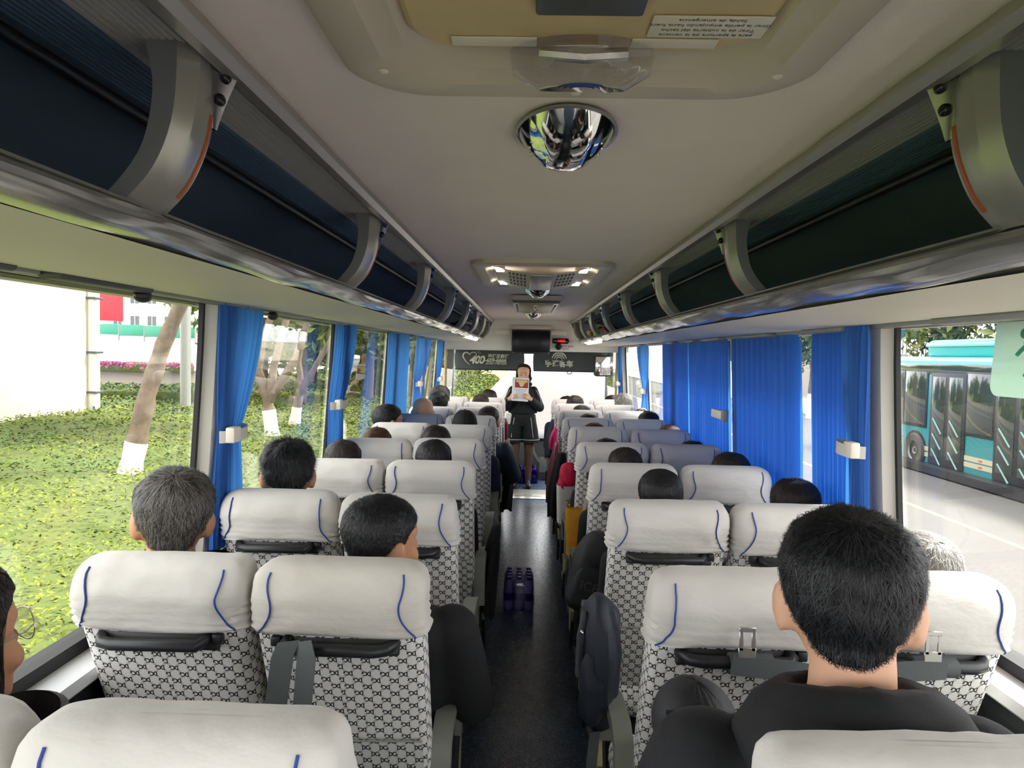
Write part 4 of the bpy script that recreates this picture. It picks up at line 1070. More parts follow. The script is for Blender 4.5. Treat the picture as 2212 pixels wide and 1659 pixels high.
# --- hair -----------------------------------------------------------------
def hair_mesh(style, seed, strands=700, T=None):
    """closed hair cap over the skull, with loose strands; style gives outline, thickness and length"""
    na, nr = 72, 30; tp = R(style.get('tilt', 25)); rg = np.random.default_rng(seed)
    az = np.linspace(0, 2 * PI, na, endpoint=False)
    edge = np.interp(np.degrees(np.minimum(az, 2 * PI - az)), [0, 35, 60, 78, 92, 120, 150, 180], style.get('edge', [82, 84, 86, 100, 86, 100, 108, 108]))
    edge = edge + style.get('ragged', 1.5) * np.array([noise.noise((math.cos(a) * 6, math.sin(a) * 6, seed)) for a in az])
    f = np.linspace(0, 1, nr)[:, None]; ph = np.radians(edge)[None, :] * (.02 + .98 * f)
    D = np.stack([np.sin(ph) * np.sin(az), np.sin(ph) * np.cos(az), np.cos(ph) + 0 * az], -1)
    c, s_ = math.cos(tp), math.sin(tp)
    D = np.stack([D[..., 0], D[..., 1] * c - D[..., 2] * s_, D[..., 1] * s_ + D[..., 2] * c], -1)
    O = np.array([0, -.012, .015]); rr = np.zeros(D.shape[:2])
    for q in np.linspace(.02, .2, 91): rr = np.where(head_val(O + D * q) < 1, q, rr)
    nz = np.array([[noise.noise((d[0] * 3.2, d[1] * 3.2, d[2] * 3.2 + seed)) for d in row] for row in D]); 
    cl = np.array([[noise.noise((math.cos(a) * style.get('clump', 9), math.sin(a) * style.get('clump', 9), p * 1.3 + seed)) for a in az] for p in f[:, 0] * 3])
    th = style.get('thick', .014) * (1 - style.get('fade', .75) * f ** 2.2) + style.get('mess', .004) * nz + style.get('comb', .0025) * cl * (.3 + f)
    th = np.maximum(th, .002); th[-1] = .0015
    P = O + D * (rr + th)[..., None]; Q = O + D * (rr - .006)[..., None]
    rows = [P[i] for i in range(nr)]
    drop = style.get('drop', 0)
    if drop:
        dm = np.interp(np.degrees(np.minimum(az, 2 * PI - az)), [0, 58, 74, 100, 180], [0, 0, .75, 1, 1]); base = rows[-1].copy(); th_end = style.get('thick', .014)
        nd = 10
        for k in range(1, nd + 1):
            g = k / nd; p = base.copy(); p[:, 2] -= drop * g * dm * (1 + .06 * cl[5])
            out = np.stack([base[:, 0], base[:, 1] + .01, 0 * az], 1); out /= np.linalg.norm(out, axis=1)[:, None] + 1e-9
            sw = th_end * math.sin(min(1, g * 1.6) * PI / 2) + .008 * math.sin(g * PI) - (.018 * g ** 3)
            p += out * (sw + .004 * cl[(k * 2) % nr])[:, None] * dm[:, None]; rows.append(p)
        rows.append(rows[-1] * np.array([.9, .9, 1])); rows.append(base * np.array([.9, .93, 1]))
    b = MB(); top = b.v(O + np.array([0, -s_, c]) * (rr[0].mean() + th[0].mean()))
    I = [[b.v(p) for p in r] for r in rows]
    if not drop: I.append([b.v(p) for p in Q[-1]]); I.append([b.v(p) for p in Q[nr // 2]])
    for i in range(na):
        j = (i + 1) % na; b.f((top, I[0][i], I[0][j]))
        for k in range(len(I) - 1): b.f((I[k][i], I[k + 1][i], I[k + 1][j], I[k][j]))
    nb_ = len(b.F)
    # strands
    lf, sw = style.get('lift', .004), style.get('len', .22)
    G = np.stack(rows[:nr + (10 if drop else 0)], 0); nG = len(G)
    for _ in range(strands):
        a0 = rg.uniform(0, na); r0 = rg.uniform(0, .9) ** .7 * (nG - 1); L = rg.uniform(.5, 1.2) * sw * nG; tw = rg.normal(0, style.get('twist', 2.0)); l = lf * rg.uniform(.2, 1.2); pts = []
        for k in range(5):
            q = k / 4; r_ = min(r0 + L * q, nG - 1.001); a_ = (a0 + tw * q) % na
            i, j = int(r_), int(a_); u, v = r_ - i, a_ - j; j2 = (j + 1) % na
            p = (G[i, j] * (1 - u) + G[i + 1, j] * u) * (1 - v) + (G[i, j2] * (1 - u) + G[i + 1, j2] * u) * v
            n = p - O; n = n / (np.linalg.norm(n) + 1e-9); pts.append((p + n * (.0006 + l * q ** 1.5), n))
        w = style.get('width', .0016)
        ids = []
        for k, (p, n) in enumerate(pts):
            t = pts[min(k + 1, 4)][0] - pts[max(k - 1, 0)][0]; sd = np.cross(n, t); sd = sd / (np.linalg.norm(sd) + 1e-9) * w * (1 - .85 * k / 4) * .5
            ids.append((b.v(p - sd), b.v(p + sd)))
        mi = 1 if rg.random() < style.get('mix', .3) else 0
        for k in range(4): b.f((ids[k][0], ids[k][1], ids[k + 1][1], ids[k + 1][0]), mi)
    if style.get('bun'):
        (x, y, z), r = style['bun']; n0 = len(b.V); b.ell((x, y, z), (r, r * .8, r * .85), 20, 14)
        for i in range(n0, len(b.V)):
            p = Vector(b.V[i]); d = p - Vector((x, y, z)); a = math.atan2(d.z, d.x); w = 1 + .10 * math.sin(3 * a + d.length / r * 5 + d.y / r * 4); b.V[i] = tuple(Vector((x, y, z)) + d * w)
        for k in range(70):
            a0 = rg.uniform(0, 2 * PI); e0 = rg.uniform(-.9, .9); pts = []
            for q in range(6):
                a = a0 + q * .3; e = e0 + q * .06; pts.append((x + r * 1.05 * math.cos(a) * math.cos(e), y - r * .85 * abs(math.sin(e)) - .0, z + r * .9 * math.sin(a) * math.cos(e)))
            b.tube(pts, .0009, 4)
    if style.get('tail'):
        z0, L, r = style['tail']; b.tube([(0, -.095, z0), (0, -.125, z0 - .02), (.0, -.13, z0 - L * .5), (.0, -.115, z0 - L)], [r * .7, r, r * 1.1, r * .4], 14)
    if T is not None: b.V = [tuple(T @ Vector(p)) for p in b.V]
    return b.mesh('hair', [M['hair_black'], HI['hair_black']], sharp=None)

ST = dict(
 short=dict(thick=.017, fade=.85, mess=.004, comb=.003, lift=.006),
 buzz=dict(thick=.012, fade=.9, mess=.002, comb=.0015, lift=.004, len=.12),
 grey=dict(mix=.38, thick=.017, fade=.6, mess=.005, comb=.004, lift=.006, edge=[80, 82, 84, 100, 86, 102, 112, 112]),
 messy=dict(thick=.018, fade=.7, mess=.009, comb=.005, lift=.016, clump=7),
 long=dict(thick=.014, fade=.1, mess=.003, comb=.0022, lift=.002, drop=.24, len=.5, twist=.8, edge=[78, 80, 84, 104, 108, 112, 114, 114]),
 bob=dict(thick=.019, fade=.1, mess=.004, comb=.003, lift=.003, drop=.09, len=.5, twist=1., edge=[78, 80, 84, 104, 108, 112, 114, 114]),
 tied=dict(thick=.010, fade=.3, mess=.002, comb=.003, lift=.002, len=.4, twist=1.0, tilt=-10, edge=[52, 54, 62, 90, 98, 118, 150, 160], tail=(-.01, .2, .022)),
 bun=dict(thick=.011, fade=.3, mess=.003, comb=.003, lift=.004, len=.4, twist=1.0, tilt=5, edge=[66, 68, 76, 100, 104, 116, 140, 145], bun=((.0, -.10, .055), .045)),
 bunlow=dict(thick=.012, fade=.3, mess=.004, comb=.004, lift=.008, len=.4, twist=1.5, tilt=5, edge=[66, 68, 76, 100, 104, 116, 140, 145], bun=((.02, -.115, .02), .045)),
)
HAIR = {}
def get_hair(style, strands=700, seed=None, T=None):
    k = (style, strands, seed)
    if T is not None: return hair_mesh(ST[style], seed or 5, strands, T)
    if k not in HAIR: HAIR[k] = hair_mesh(ST[style], seed or len(HAIR) + 3, strands)
    return HAIR[k]

MAN, WOMAN = seated('body', squeeze=.03), seated('body', True, squeeze=.03)
LEANS = {(f, q): seated('body', f, lean=q, squeeze=.07) for f in (False, True) for q in (-.085, .085)}
def person(label, head, ztop, style, haircol='hair_black', female=False, shirt='cloth_black', yaw=0, tilt=0, roll=0, body=None, strands=1100, skin=None, seed=None, hs=1., lean=0.):
    """head = where the crown stands (x, y); ztop its height; the rest of the body sits below it on the seat"""
    s = ztop / 1.398
    if abs(head[0]) > .7 and not lean and not body: lean = math.copysign(.085, head[0])
    t = thing('passenger', label, 'person', (head[0] - lean * s, head[1] - (HD.y - .01) * s, 0), 0, 'seated passengers'); t.scale = (s, s, s)
    me = body or (LEANS[female, lean] if abs(lean) == .085 else WOMAN if female else MAN)
    o = link('body', me, t)
    for i, m in ((0, skin), (1, shirt)):
        if m: o.material_slots[i].link = 'OBJECT'; o.material_slots[i].material = M[m]
    T = Matrix.Translation(HD + Vector((lean, 0, 0))) @ Matrix.Rotation(R(yaw), 4, 'Z') @ Matrix.Rotation(R(tilt), 4, 'X') @ Matrix.Rotation(R(roll), 4, 'Y')
    if style:
        h = link('hair', get_hair(style, strands, seed), t); h.matrix_local = T @ Matrix.Diagonal((.975 * hs if female else 1.03 * hs, .975 * hs if female else 1.02 * hs, 1, 1))
        for i, m in ((0, M[haircol]), (1, HI[haircol])): h.material_slots[i].link = 'OBJECT'; h.material_slots[i].material = m
    return t, T
Pn = {}
Pn['LW0'] = person('woman in thin round glasses at the rearmost window seat, mostly out of view', (-.918, 1.0), 1.40, 'long', 'hair_dark', True, 'cloth_grey', yaw=-12, lean=-.1, body=seated('body', True, yaw=-12, lean=-.1, squeeze=.05), strands=2000, skin='skin', seed=31, hs=.97)
Pn['LW1'] = person('man with greying black hair and red ears at the hedge-side window, second row', (-.935, 1.70), 1.428, 'grey', 'hair_grey', strands=4200, seed=11, hs=1.0, roll=3, yaw=24, lean=-.09, body=seated('body', roll=3, yaw=24, lean=-.09, squeeze=.075))
Pn['LW2'] = person('man with tousled black hair and a thinning crown at the hedge-side window, third row', (-.893, 2.42), 1.412, 'messy', strands=2800, seed=12, shirt='cloth_navy', yaw=18, lean=-.085, body=seated('body', yaw=18, lean=-.085, squeeze=.07))
Pn['LW3'] = person('woman with straight dark hair, only the top of her head over the fourth row', (-.882, 3.12), 1.325, 'long', 'hair_dark', True, 'cloth_navy')
Pn['LW4'] = person('woman with straight brown hair at the hedge-side window, fifth row', (-.886, 3.86), 1.305, 'long', 'hair_brown', True, 'cloth_grey')
Pn['LW5'] = person('man with cropped black hair and blue glasses turning to the aisle', (-.96, 4.56), 1.385, 'buzz', yaw=-55, lean=-.12, body=seated('body', yaw=-55, lean=-.12, squeeze=.075), strands=1200, seed=14, hs=1.05, shirt='cloth_navy')
Pn['LW6'] = person('bald man sitting in front of the blue-grey seat cover', (-.841, 5.30), 1.392, None, skin='skin_pale', shirt='cloth_grey')
Pn['LW7'] = person('woman with black hair in a small bun ahead of the bald man', (-.81, 6.0), 1.392, 'bun', 'hair_black', True, 'cloth_black')
Pn['LW8'] = person('passenger with thick dark hair at the hedge-side window, ninth row', (-.887, 6.72), 1.408, 'bob', 'hair_grey', False, 'cloth_grey', strands=900)
Pn['LA1'] = person('man in a black jacket turning his head toward the aisle, second row', (-.415, 1.74), 1.368, 'buzz', yaw=-42, roll=4, body=seated('body', yaw=-42, roll=4, puff=.014, elbow=.0), strands=3200, seed=15, hs=1.04)
Pn['LA3'] = person('woman with sleek black hair in the fourth row, aisle place on the hedge side', (-.472, 3.15), 1.332, 'long', 'hair_black', True, 'cloth_black', strands=1200, seed=16)
Pn['LA4'] = person('woman with dark brown hair in the fifth row, aisle place on the hedge side', (-.555, 3.86), 1.318, 'bob', 'hair_dark', True, 'cloth_navy')
Pn['LA5'] = person('passenger wearing a black baseball cap', (-.454, 4.56), 1.35, None, shirt='cloth_navy', female=False)
Pn['LA6'] = person('man with cropped hair leaning out to the aisle ahead of the black cap', (-.335, 5.30), 1.33, 'buzz', 'hair_dark', False, 'cloth_teal', lean=.09, body=seated('body', lean=.09, puff=.02, elbow=.06), strands=500, seed=17)
Pn['LA8'] = person('passenger with dark hair in the ninth row beside the aisle, hedge side', (-.50, 6.9), 1.322, 'short', 'hair_dark', False, 'cloth_black', strands=800)
Pn['LA9'] = person('woman with dark reddish bobbed hair in the foremost row, hedge side', (-.445, 7.42), 1.342, 'bob', 'hair_dark', True, 'cloth_maroon', strands=800)
Pn['RA0'] = person('big young man with a black crew cut and black hoodie, nearest of all', (.418, 1.0), 1.515, 'short', 'hair_black', yaw=-20, body=seated('body', yaw=-20, puff=.022, elbow=.03), strands=6500, seed=18, hs=1.0, skin='skin_pale')
Pn['RA2'] = person('woman with smooth black tied hair and bare ear, third row by the aisle', (.43, 2.46), 1.335, 'tied', 'hair_black', True, 'cloth_black', strands=1600, seed=19)
Pn['RA3'] = person('woman with a dark coiled bun, fourth row by the aisle', (.403, 3.15), 1.318, 'bun', 'hair_dark', True, 'cloth_black', strands=1000, seed=20)
Pn['RA4'] = person('passenger whose black crown barely shows over the fifth row', (.409, 3.9), 1.262, 'bob', 'hair_black', True, 'cloth_black', strands=800)
Pn['RA5'] = person('woman with chestnut hair in the sixth row by the aisle, road side', (.404, 4.58), 1.288, 'long', 'hair_brown', True, 'cloth_black', strands=900)
Pn['RA6'] = person('woman with straight black hair in the seventh row, road side aisle', (.431, 5.28), 1.29, 'long', 'hair_black', True, 'cloth_black', strands=900)
Pn['RA7'] = person('passenger with wavy dark hair in the eighth row, road side aisle', (.434, 6.0), 1.298, 'bob', 'hair_black', True, 'cloth_magenta', strands=800)
Pn['RA8'] = person('woman with dark bobbed hair in the ninth row, road side aisle', (.426, 6.72), 1.338, 'bob', 'hair_dark', True, 'cloth_maroon', strands=800)
Pn['RA9'] = person('passenger with dark hair in the foremost row, road side aisle', (.384, 7.42), 1.292, 'short', 'hair_dark', False, 'cloth_navy', strands=800)
Pn['RW1'] = person('man with short silver hair at the road-side window, second row', (.935, 1.72), 1.312, 'buzz', 'hair_silver', strands=2600, seed=21, shirt='cloth_grey')
Pn['RW2'] = person('woman with brown hair pinned up by a pale clip, third row by the window', (.905, 2.46), 1.312, 'bunlow', 'hair_dark', True, 'cloth_grey', strands=1500, seed=22, hs=1.05)
Pn['RW3'] = person('woman with dark brown hair low against the broad blue curtain, fourth row', (.885, 3.16), 1.30, 'bob', 'hair_dark', True, 'cloth_grey', strands=1200, seed=23, hs=1.04)
Pn['RW4'] = person('passenger whose dark hair tips show over the lilac cover, fifth row', (.884, 3.88), 1.262, 'messy', 'hair_black', False, 'cloth_grey', strands=900)
Pn['RW5'] = person('woman with reddish brown parted hair by the window, sixth row', (.905, 4.6), 1.285, 'long', 'hair_brown', True, 'cloth_grey', strands=900)
Pn['RW6'] = person('woman with sleek black centre-parted hair by the window, seventh row', (.888, 5.3), 1.318, 'long', 'hair_black', True, 'cloth_black', strands=900)
Pn['RW7'] = person('passenger with hair ornament just showing by the window, eighth row', (.95, 6.0), 1.282, 'bun', 'hair_dark', True, 'cloth_black', strands=800)
Pn['RW8'] = person('man with silver hair and a whorl, by the window near the front', (.893, 6.72), 1.372, 'grey', 'hair_silver', False, 'cloth_grey', strands=500, seed=24)
Pn['RW9'] = person('passenger with dark hair at the foremost road-side window', (.871, 7.42), 1.312, 'short', 'hair_dark', False, 'cloth_black', strands=800)
# details they wear
def on_head(k, name, mb, mats, sharp=42):
    t, T = Pn[k]; o = mb.build(name, mats, t, sharp=sharp); o.matrix_local = T; return o
def glasses(k, m, r=.022):
    b = MB()
    for s in (-1, 1):
        b.tube([(s * .033 + r * 1.15 * math.cos(a), .098 - .012 * abs(math.cos(a)) * (1 if s * math.cos(a) > 0 else 0), .004 + r * math.sin(a)) for a in [2 * PI * i / 22 for i in range(23)]], .0011, 6)
        b.tube([(s * .058, .088, .008), (s * .074, .06, .008), (s * .078, .0, .004), (s * .077, -.025, -.012)], .0012, 6)
    b.tube([(-.010, .098, .008), (0, .101, .012), (.010, .098, .008)], .0011, 6); o = on_head(k, 'eyeglasses', b, M[m])
    t, T = Pn[k]
    for s in (-1, 1):
        l = MB(); l.ell((s * .033, .096, .004), (r * 1.12, .0012, r * .97), 18, 8); q = l.build('lens', M['clear'], o)
glasses('LW0', 'alu', .026); glasses('LW5', 'piping')
b = MB(); secs = []
for k in range(9):
    a = PI / 2 * k / 8; secs.append([(.088 * math.cos(a) ** .8 * math.cos(q), -.006 + .112 * math.cos(a) ** .8 * math.sin(q), .02 + .112 * math.sin(a) ** .9) for q in [2 * PI * i / 36 for i in range(36)]])
b.rings([[(x * .99, y, -.005) for x, y, z in secs[0]]] + secs)
co = on_head('LA5', 'baseball_cap', b, M['cloth_black'])
b = MB(); b.grid(lambda u, v: ((u - .5) * .15 * (1 - .25 * v * v), .10 + .075 * v * (1 - 1.6 * (u - .5) ** 2), .012 - 3.0 * (.15 * (u - .5)) ** 2 - .012 * v), 12, 5); b.build('brim', M['cloth_black'], co)
b = MB()
for q in range(6): b.tube([(.0885 * math.cos(a) ** .8 * math.cos(q * PI / 3 + .5), -.006 + .1128 * math.cos(a) ** .8 * math.sin(q * PI / 3 + .5), .02 + .1125 * math.sin(a) ** .9) for a in [PI / 2 * k / 10 for k in range(10)]], .0012, 5)
b.ell((0, -.006, .133), (.008, .008, .004), 10, 6); b.build('cap_seam', M['rubber'], co)
on_head('RW2', 'hair_clip', MB().rbox((.012, -.155, .035), (.010, .012, .045), .004, rot=Matrix.Rotation(R(12), 3, 'Y')), M['cream'])
on_head('RW7', 'hair_ornament', MB().tube([(-.03, -.05, .11), (-.01, -.06, .13), (.02, -.06, .128), (.045, -.05, .105)], .006, 8), M['bracket'])
on_head('RA3', 'hair_pin', MB().rbox((.02, -.142, .03), (.022, .006, .006), .002), M['chrome'])
for k in ('RA0',):
    t, T = Pn[k]; b = MB(); secs = []
    # hood lying round the neck and down the back
    for j, (z, rx, ry, yc) in enumerate([(1.165, .080, .076, .25), (1.168, .098, .092, .245), (1.15, .128, .116, .236), (1.11, .155, .128, .226), (1.06, .158, .122, .222), (1.0, .13, .11, .225), (.96, .09, .09, .24)]):
        secs.append([Vector((rx * math.cos(a) * (1 + .05 * noise.noise((math.cos(a) * 2, math.sin(a) * 2, j * .4))), yc + ry * math.sin(a) * (1.1 if math.sin(a) < 0 else .9), z + (.035 * max(0, -math.sin(a)) - .02 * max(0, math.sin(a)) if j < 4 else 0) + .008 * noise.noise((math.cos(a) * 3, j, 2)))) for a in [2 * PI * i / 40 for i in range(40)]])
    b.rings([[Vector((p.x * .82, .25 + (p.y - .25) * .82, p.z - .03)) for p in secs[0]]] + secs, caps=(False, True)); b.build('hood', M['cloth_black'], t, sharp=None)
b = MB(); b.tube([(.0, -.105, 1.08 - 1.27), (.0, -.14, .95 - 1.27)], .001, 4)
for k_ in ('LA1', 'LW0', 'LW1', 'RA2'):
  t, T = Pn[k_]
  b = MB(); secs = []
  for j, (z, rx, ry) in enumerate([(1.17, .066, .066), (1.165, .078, .076), (1.12, .088, .084), (1.09, .10, .09)]): secs.append([(rx * math.cos(a), .25 + ry * math.sin(a), z + .012 * math.sin(a)) for a in [2 * PI * i / 30 for i in range(30)]])
  b.rings(secs, caps=(False, False)); b.build('collar', M['cloth_black' if k_ != 'LW0' else 'cloth_grey'], t)

# --- the guide ---------------------------------------------------------------
def guide():
    gx, gy = -.085, 8.98
    t = thing('tour_guide', 'woman standing at the front of the aisle in black, reading from a printed sheet', 'person', (gx, gy, 0), PI)
    B = Body(); hd = Vector((.0, .03, 1.478))
    T = Matrix.Translation(hd) @ Matrix.Rotation(R(-14), 4, 'X') @ Matrix.Diagonal((1.04, 1.02, 1.0, 1))
    head_prims(B.b, T, True); B.p.append((hd, .08, hd + Vector((0, 0, .02)), .085, 0)); B.p.append((hd + Vector((0, .03, -.06)), .065, hd, .07, 0))
    B.limb((0, -.005, 1.30), .05, hd + Vector((0, -.02, -.06)), .047, 0)
    B.torso([(.80, .15, .11, .0, 0), (.86, .168, .125, .0, 0), (.93, .165, .122, .005, 0), (.97, .15, .108, .008, 0), (1.00, .175, .125, .01, 0), (1.10, .172, .122, .008, 0), (1.20, .175, .115, .0, 0), (1.27, .145, .088, -.005, 0), (1.315, .10, .068, -.008, 0), (1.35, .065, .056, -.006, 0)], 1)
    for s in (-1, 1):
        sh, el, wr = Vector((s * .135, -.005, 1.262)), Vector((s * .215, .05, 1.05)), Vector((s * .135 + .035, .25, 1.165))
        B.chain([sh, el, el.lerp(wr, .85)], [.056, .062, .044], 1); B.limb(el.lerp(wr, .85), .028, wr, .024, 0)
        B.hand(wr, (-s * .75, .45, .45), (0, -.35, .9), -s, 0, 1.1, .0075)
        lx = s * .09; ky = .035 if s > 0 else .0
        B.chain([(lx, 0, .80), (s * .088, .01 + ky, .47), (s * .085, -.02 + ky * .5, .33), (s * .085, -.03, .09)], [.088, .057, .055, .034], 2)
        B.limb((s * .085, -.03, .05), .036, (s * (.10), .14, .032), .03, 3)
    me = B.finish('body', .0065, 2)
    me.materials[0], me.materials[1], me.materials[2], me.materials[3] = M['skin_pale'], M['cloth_black'], M['tights'], M['shoe']
    link('body', me, t)
    h = link('hair', hair_mesh(dict(thick=.014, fade=.1, mess=.002, comb=.002, lift=.001, drop=.10, len=.5, twist=.6, edge=[58, 62, 76, 100, 108, 112, 114, 114]), 41, 800), t); h.matrix_local = T @ Matrix.Diagonal((1.06, 1.03, 1.0, 1)); h.data.materials[0] = M['hair_dark']; h.data.materials[1] = HI['hair_dark']
    b = MB(); n = 26; pts = []; rr = []
    for k in range(n):
        f = k / (n - 1); pts.append(T @ Vector((-.075 - .012 * math.sin(f * 20) - .02 * f, .0 + .045 * f + .006 * math.cos(f * 20), -.05 - .23 * f))); rr.append(.021 + .005 * math.sin(f * 40) - .008 * f)
    b.tube(pts, rr, 10); b.build('braid', M['hair_dark'], t)
    b = MB()
    for s in (-1, 1):
        b.tube([T @ Vector((s * .017, .0895, .009)), T @ Vector((s * .032, .0885, .004)), T @ Vector((s * .047, .0790, .007))], [.0012, .002, .0012], 6)
    b.build('eyelash', M['hair_black'], t)
    b = MB()
    for s in (-1, 1): b.tube([T @ Vector((s * .014, .0935, .034)), T @ Vector((s * .033, .0930, .040)), T @ Vector((s * .052, .078, .035))], [.0016, .0024, .0012], 6)
    b.build('eyebrow', M['hair_dark'], t)
    b = MB(); b.ell(T @ Vector((0, .0945, -.064)), (.020, .004, .004), 12, 6); b.ell(T @ Vector((0, .0925, -.073)), (.017, .004, .0045), 12, 6); b.build('lips', M['lips'], t)
    # wide shorts with white piping
    b = MB(); n = 36
    for s in (-1, 1):
        secs = []
        for z, rx, ry, cx in ((.95, .088, .118, .078), (.86, .094, .13, .085), (.76, .105, .128, .095), (.66, .112, .125, .102), (.595, .116, .128, .104), (.594, .121, .133, .104), (.63, .121, .133, .104)):
            secs.append([(s * cx + rx * math.cos(2 * PI * i / n), .005 + ry * math.sin(2 * PI * i / n) + .004 * math.sin(5 * 2 * PI * i / n + z * 9), z) for i in range(n)])
        b.rings(secs, caps=(False, False))
    so_ = b.build('shorts', M['cloth_black'], t)
    for s in (-1, 1):
        b = MB(); b.tube([(s * .085 + s * .02, .005 + .135, .92), (s * .125, .122, .78), (s * .14, .121, .66)], .0035, 6)
        b.tube([(s * .104 + .122 * math.cos(2 * PI * i / 28), .005 + .134 * math.sin(2 * PI * i / 28), .632) for i in range(29)], .0035, 6)
        b.build('white_piping', M['cloth_white'], so_)
        b = MB(); b.tube([(s * .165, .045, 1.27), (s * .215, .065, 1.19), (s * .24, .10, 1.10)], .003, 6); b.build('sleeve_piping', M['cloth_white'], t)
    b = MB(); b.tube([(.175 * math.cos(2 * PI * i / 30), .008 + .128 * math.sin(2 * PI * i / 30), .985) for i in range(31)], .016, 8); b.build('waistband', M['cloth_black'], t)
    b = MB(); b.strap([(-.10, .03, 1.345), (-.05, .115, 1.25), (.05, .14, 1.10), (.13, .13, .98), (.155, .11, .93)], .012, .003, (1, 0, .6)); b.build('bag_strap', M['rubber'], t)
    b = MB(); b.tube([T @ Vector((.074, .0, -.01)), T @ Vector((.066, .06, -.045)), T @ Vector((.03, .10, -.068))], .0022, 6); b.ell(T @ Vector((.028, .101, -.068)), (.006, .005, .006), 8, 6); b.build('headset_microphone', M['black'], t)
    # the sheet she holds
    p = thing('printed_sheet', 'white printed sheet with a red and yellow picture held before her mouth', 'paper', (gx - .035, gy - .262, 1.285), 0); p.rotation_euler = (R(-12), R(3), R(4))
    MB().rbox((0, 0, 0), (.21, .003, .297), .001, 1).build('sheet', M['paper'], p)
    MB().rbox((.0, .0025, .004), (.208, .001, .292), .0004, 1).build('second_sheet', M['paper'], p)
    pic = MB().rbox((.012, -.0022, .075), (.165, .001, .105), .0004, 1).build('picture', mat('picture_dark_red', '6e1f1a', .6), p)
    q = MB(); q.prism([(-.062, .035), (.086, .035), (.086, .02), (.04, .09)][:0] or [(-.06, .09), (.085, .09), (.085, .122), (-.06, .122)], 1, -.0034, -.0028); q.build('picture_top', mat('picture_sand', 'd8bd7c', .6), pic, smooth=False)
    q = MB(); q.prism([(-.03, .09), (.055, .09), (.028, .035), (-.002, .035)], 1, -.0034, -.0028); q.build('picture_centre', mat('picture_cream', 'd9c68e', .6), pic, smooth=False)
    q = MB(); q.prism([(-.062, .035), (-.006, .035), (-.034, .088), (-.062, .088)], 1, -.0034, -.0028); q.prism([(.032, .035), (.087, .035), (.087, .088), (.059, .088)], 1, -.0034, -.0028); q.build('picture_red', mat('picture_red', 'b2352a', .6), pic, smooth=False)
    q = MB()
    for k in range(7):
        q.box((.0 + .012 * (k % 2), -.002, .0 - .018 * k), (.16 - .03 * (k % 3), .0006, .004))
    q.build('printed_lines', M['ink'], p, smooth=False)['kind'] = 'stuff'
    c = thing('pouch', 'small pale pouch hanging at the standing woman\'s hip', 'pouch', (gx - .185, gy - .12, .90), 0); c.rotation_euler = (0, R(8), 0)
    MB().rbox((0, 0, 0), (.075, .025, .135), .008, 3).build('case', M['cream'], c); MB().rbox((0, -.014, .02), (.06, .003, .04), .001).build('label_window', M['paper'], c)
    return t
guide()

# ------------------------------------------------------------------ outside
GZ = -1.3
def leaf_mat(name, c1, c2, sc=3.):
    m = mat(name, c1, .6, spec=.2, vary=(sc, .25, c2)); return m
M['leaf_lime'] = leaf_mat('lime_green_leaves', '56611a', '6a7322', 2.5)
M['leaf_mid'] = leaf_mat('mid_green_leaves', '43541b', '526222', 2.5)
M['leaf_dark'] = leaf_mat('dark_green_leaves', '3a5028', '486032', 2.)
M['leaf_olive'] = leaf_mat('olive_leaves', '5c6336', '71764a', 2.)
M['soil'] = mat('mid_green_hedge_heart', '465218', .9)  # plain mid-green base under the leaves, close to their own colour
M['bark'] = mat('grey_brown_bark', '6b5c4c', .85, vary=(9, .25), bump=(40, .5))
M['limewash'] = mat('whitewashed_bark', 'd8d4c8', .85, bump=(40, .4))
M['asphalt'] = mat('pale_road_concrete', '504e4c', .85, vary=(1.5, .05))
M['kerb'] = mat('kerb_stone', '9b978d', .8)
M['concrete_w'] = mat('cream_painted_concrete', 'c9c3ad', .8, vary=(.8, .05))
M['wall_w'] = mat('white_painted_wall', 'c9c7c0', .8)
M['barrier_g'] = mat('green_noise_barrier', '2f8a6c', .5)
M['flower'] = mat('pink_blossom', 'b5487e', .7, vary=(8, .3))
M['banner_red'] = mat('red_banner_cloth', 'b02a30', .7)
M['teal'] = mat('teal_bus_paint', '1d6f75', .25, vary=(.6, .04))
M['aqua'] = mat('pale_aqua_roof_paint', '6fb5b0', .3)
M['aqua2'] = mat('bright_aqua_roof_unit', '2f9d9c', .3)
M['busglass'] = mat('dark_tinted_bus_glass', '2c3432', .06, spec=.8)
M['cream_stripe'] = mat('cream_stripe_paint', 'a5a08a', .4)
M['tyre'] = mat('dusty_tyre', '4a4743', .9, vary=(9, .2))
M['glassrail'] = mat('pale_green_rail', '6f9088', .4)
M['amber'] = mat('amber_marker_lamp', 'c05a20', .3)
M['bldg'] = mat('beige_apartment_wall', 'a89f90', .8)

struct(MB().box((0, 60, GZ - .05), (60, 200, .1)).build('road', M['asphalt'], smooth=False))
b = MB(); b.box((2.9, 40, GZ + .003), (.14, 160, .004)); struct(b.build('road_marking', mat('white_lane_paint', 'c9c5b4', .8), smooth=False))
b = MB(); b.box((8.2, 40, GZ + .003), (.14, 160, .004)); struct(b.build('road_marking', mat('yellow_lane_paint', 'b59a5a', .8), smooth=False))
struct(MB().box((21.5, 50, GZ + .07), (12.8, 190, .16)).build('pavement', M['kerb'], smooth=False))
struct(MB().box((-1.75, 30, GZ + .09), (.2, 110, .18)).box((-1.95, 30, GZ + .5), (.16, 110, 1.0)).build('kerb', M['kerb'], smooth=False))

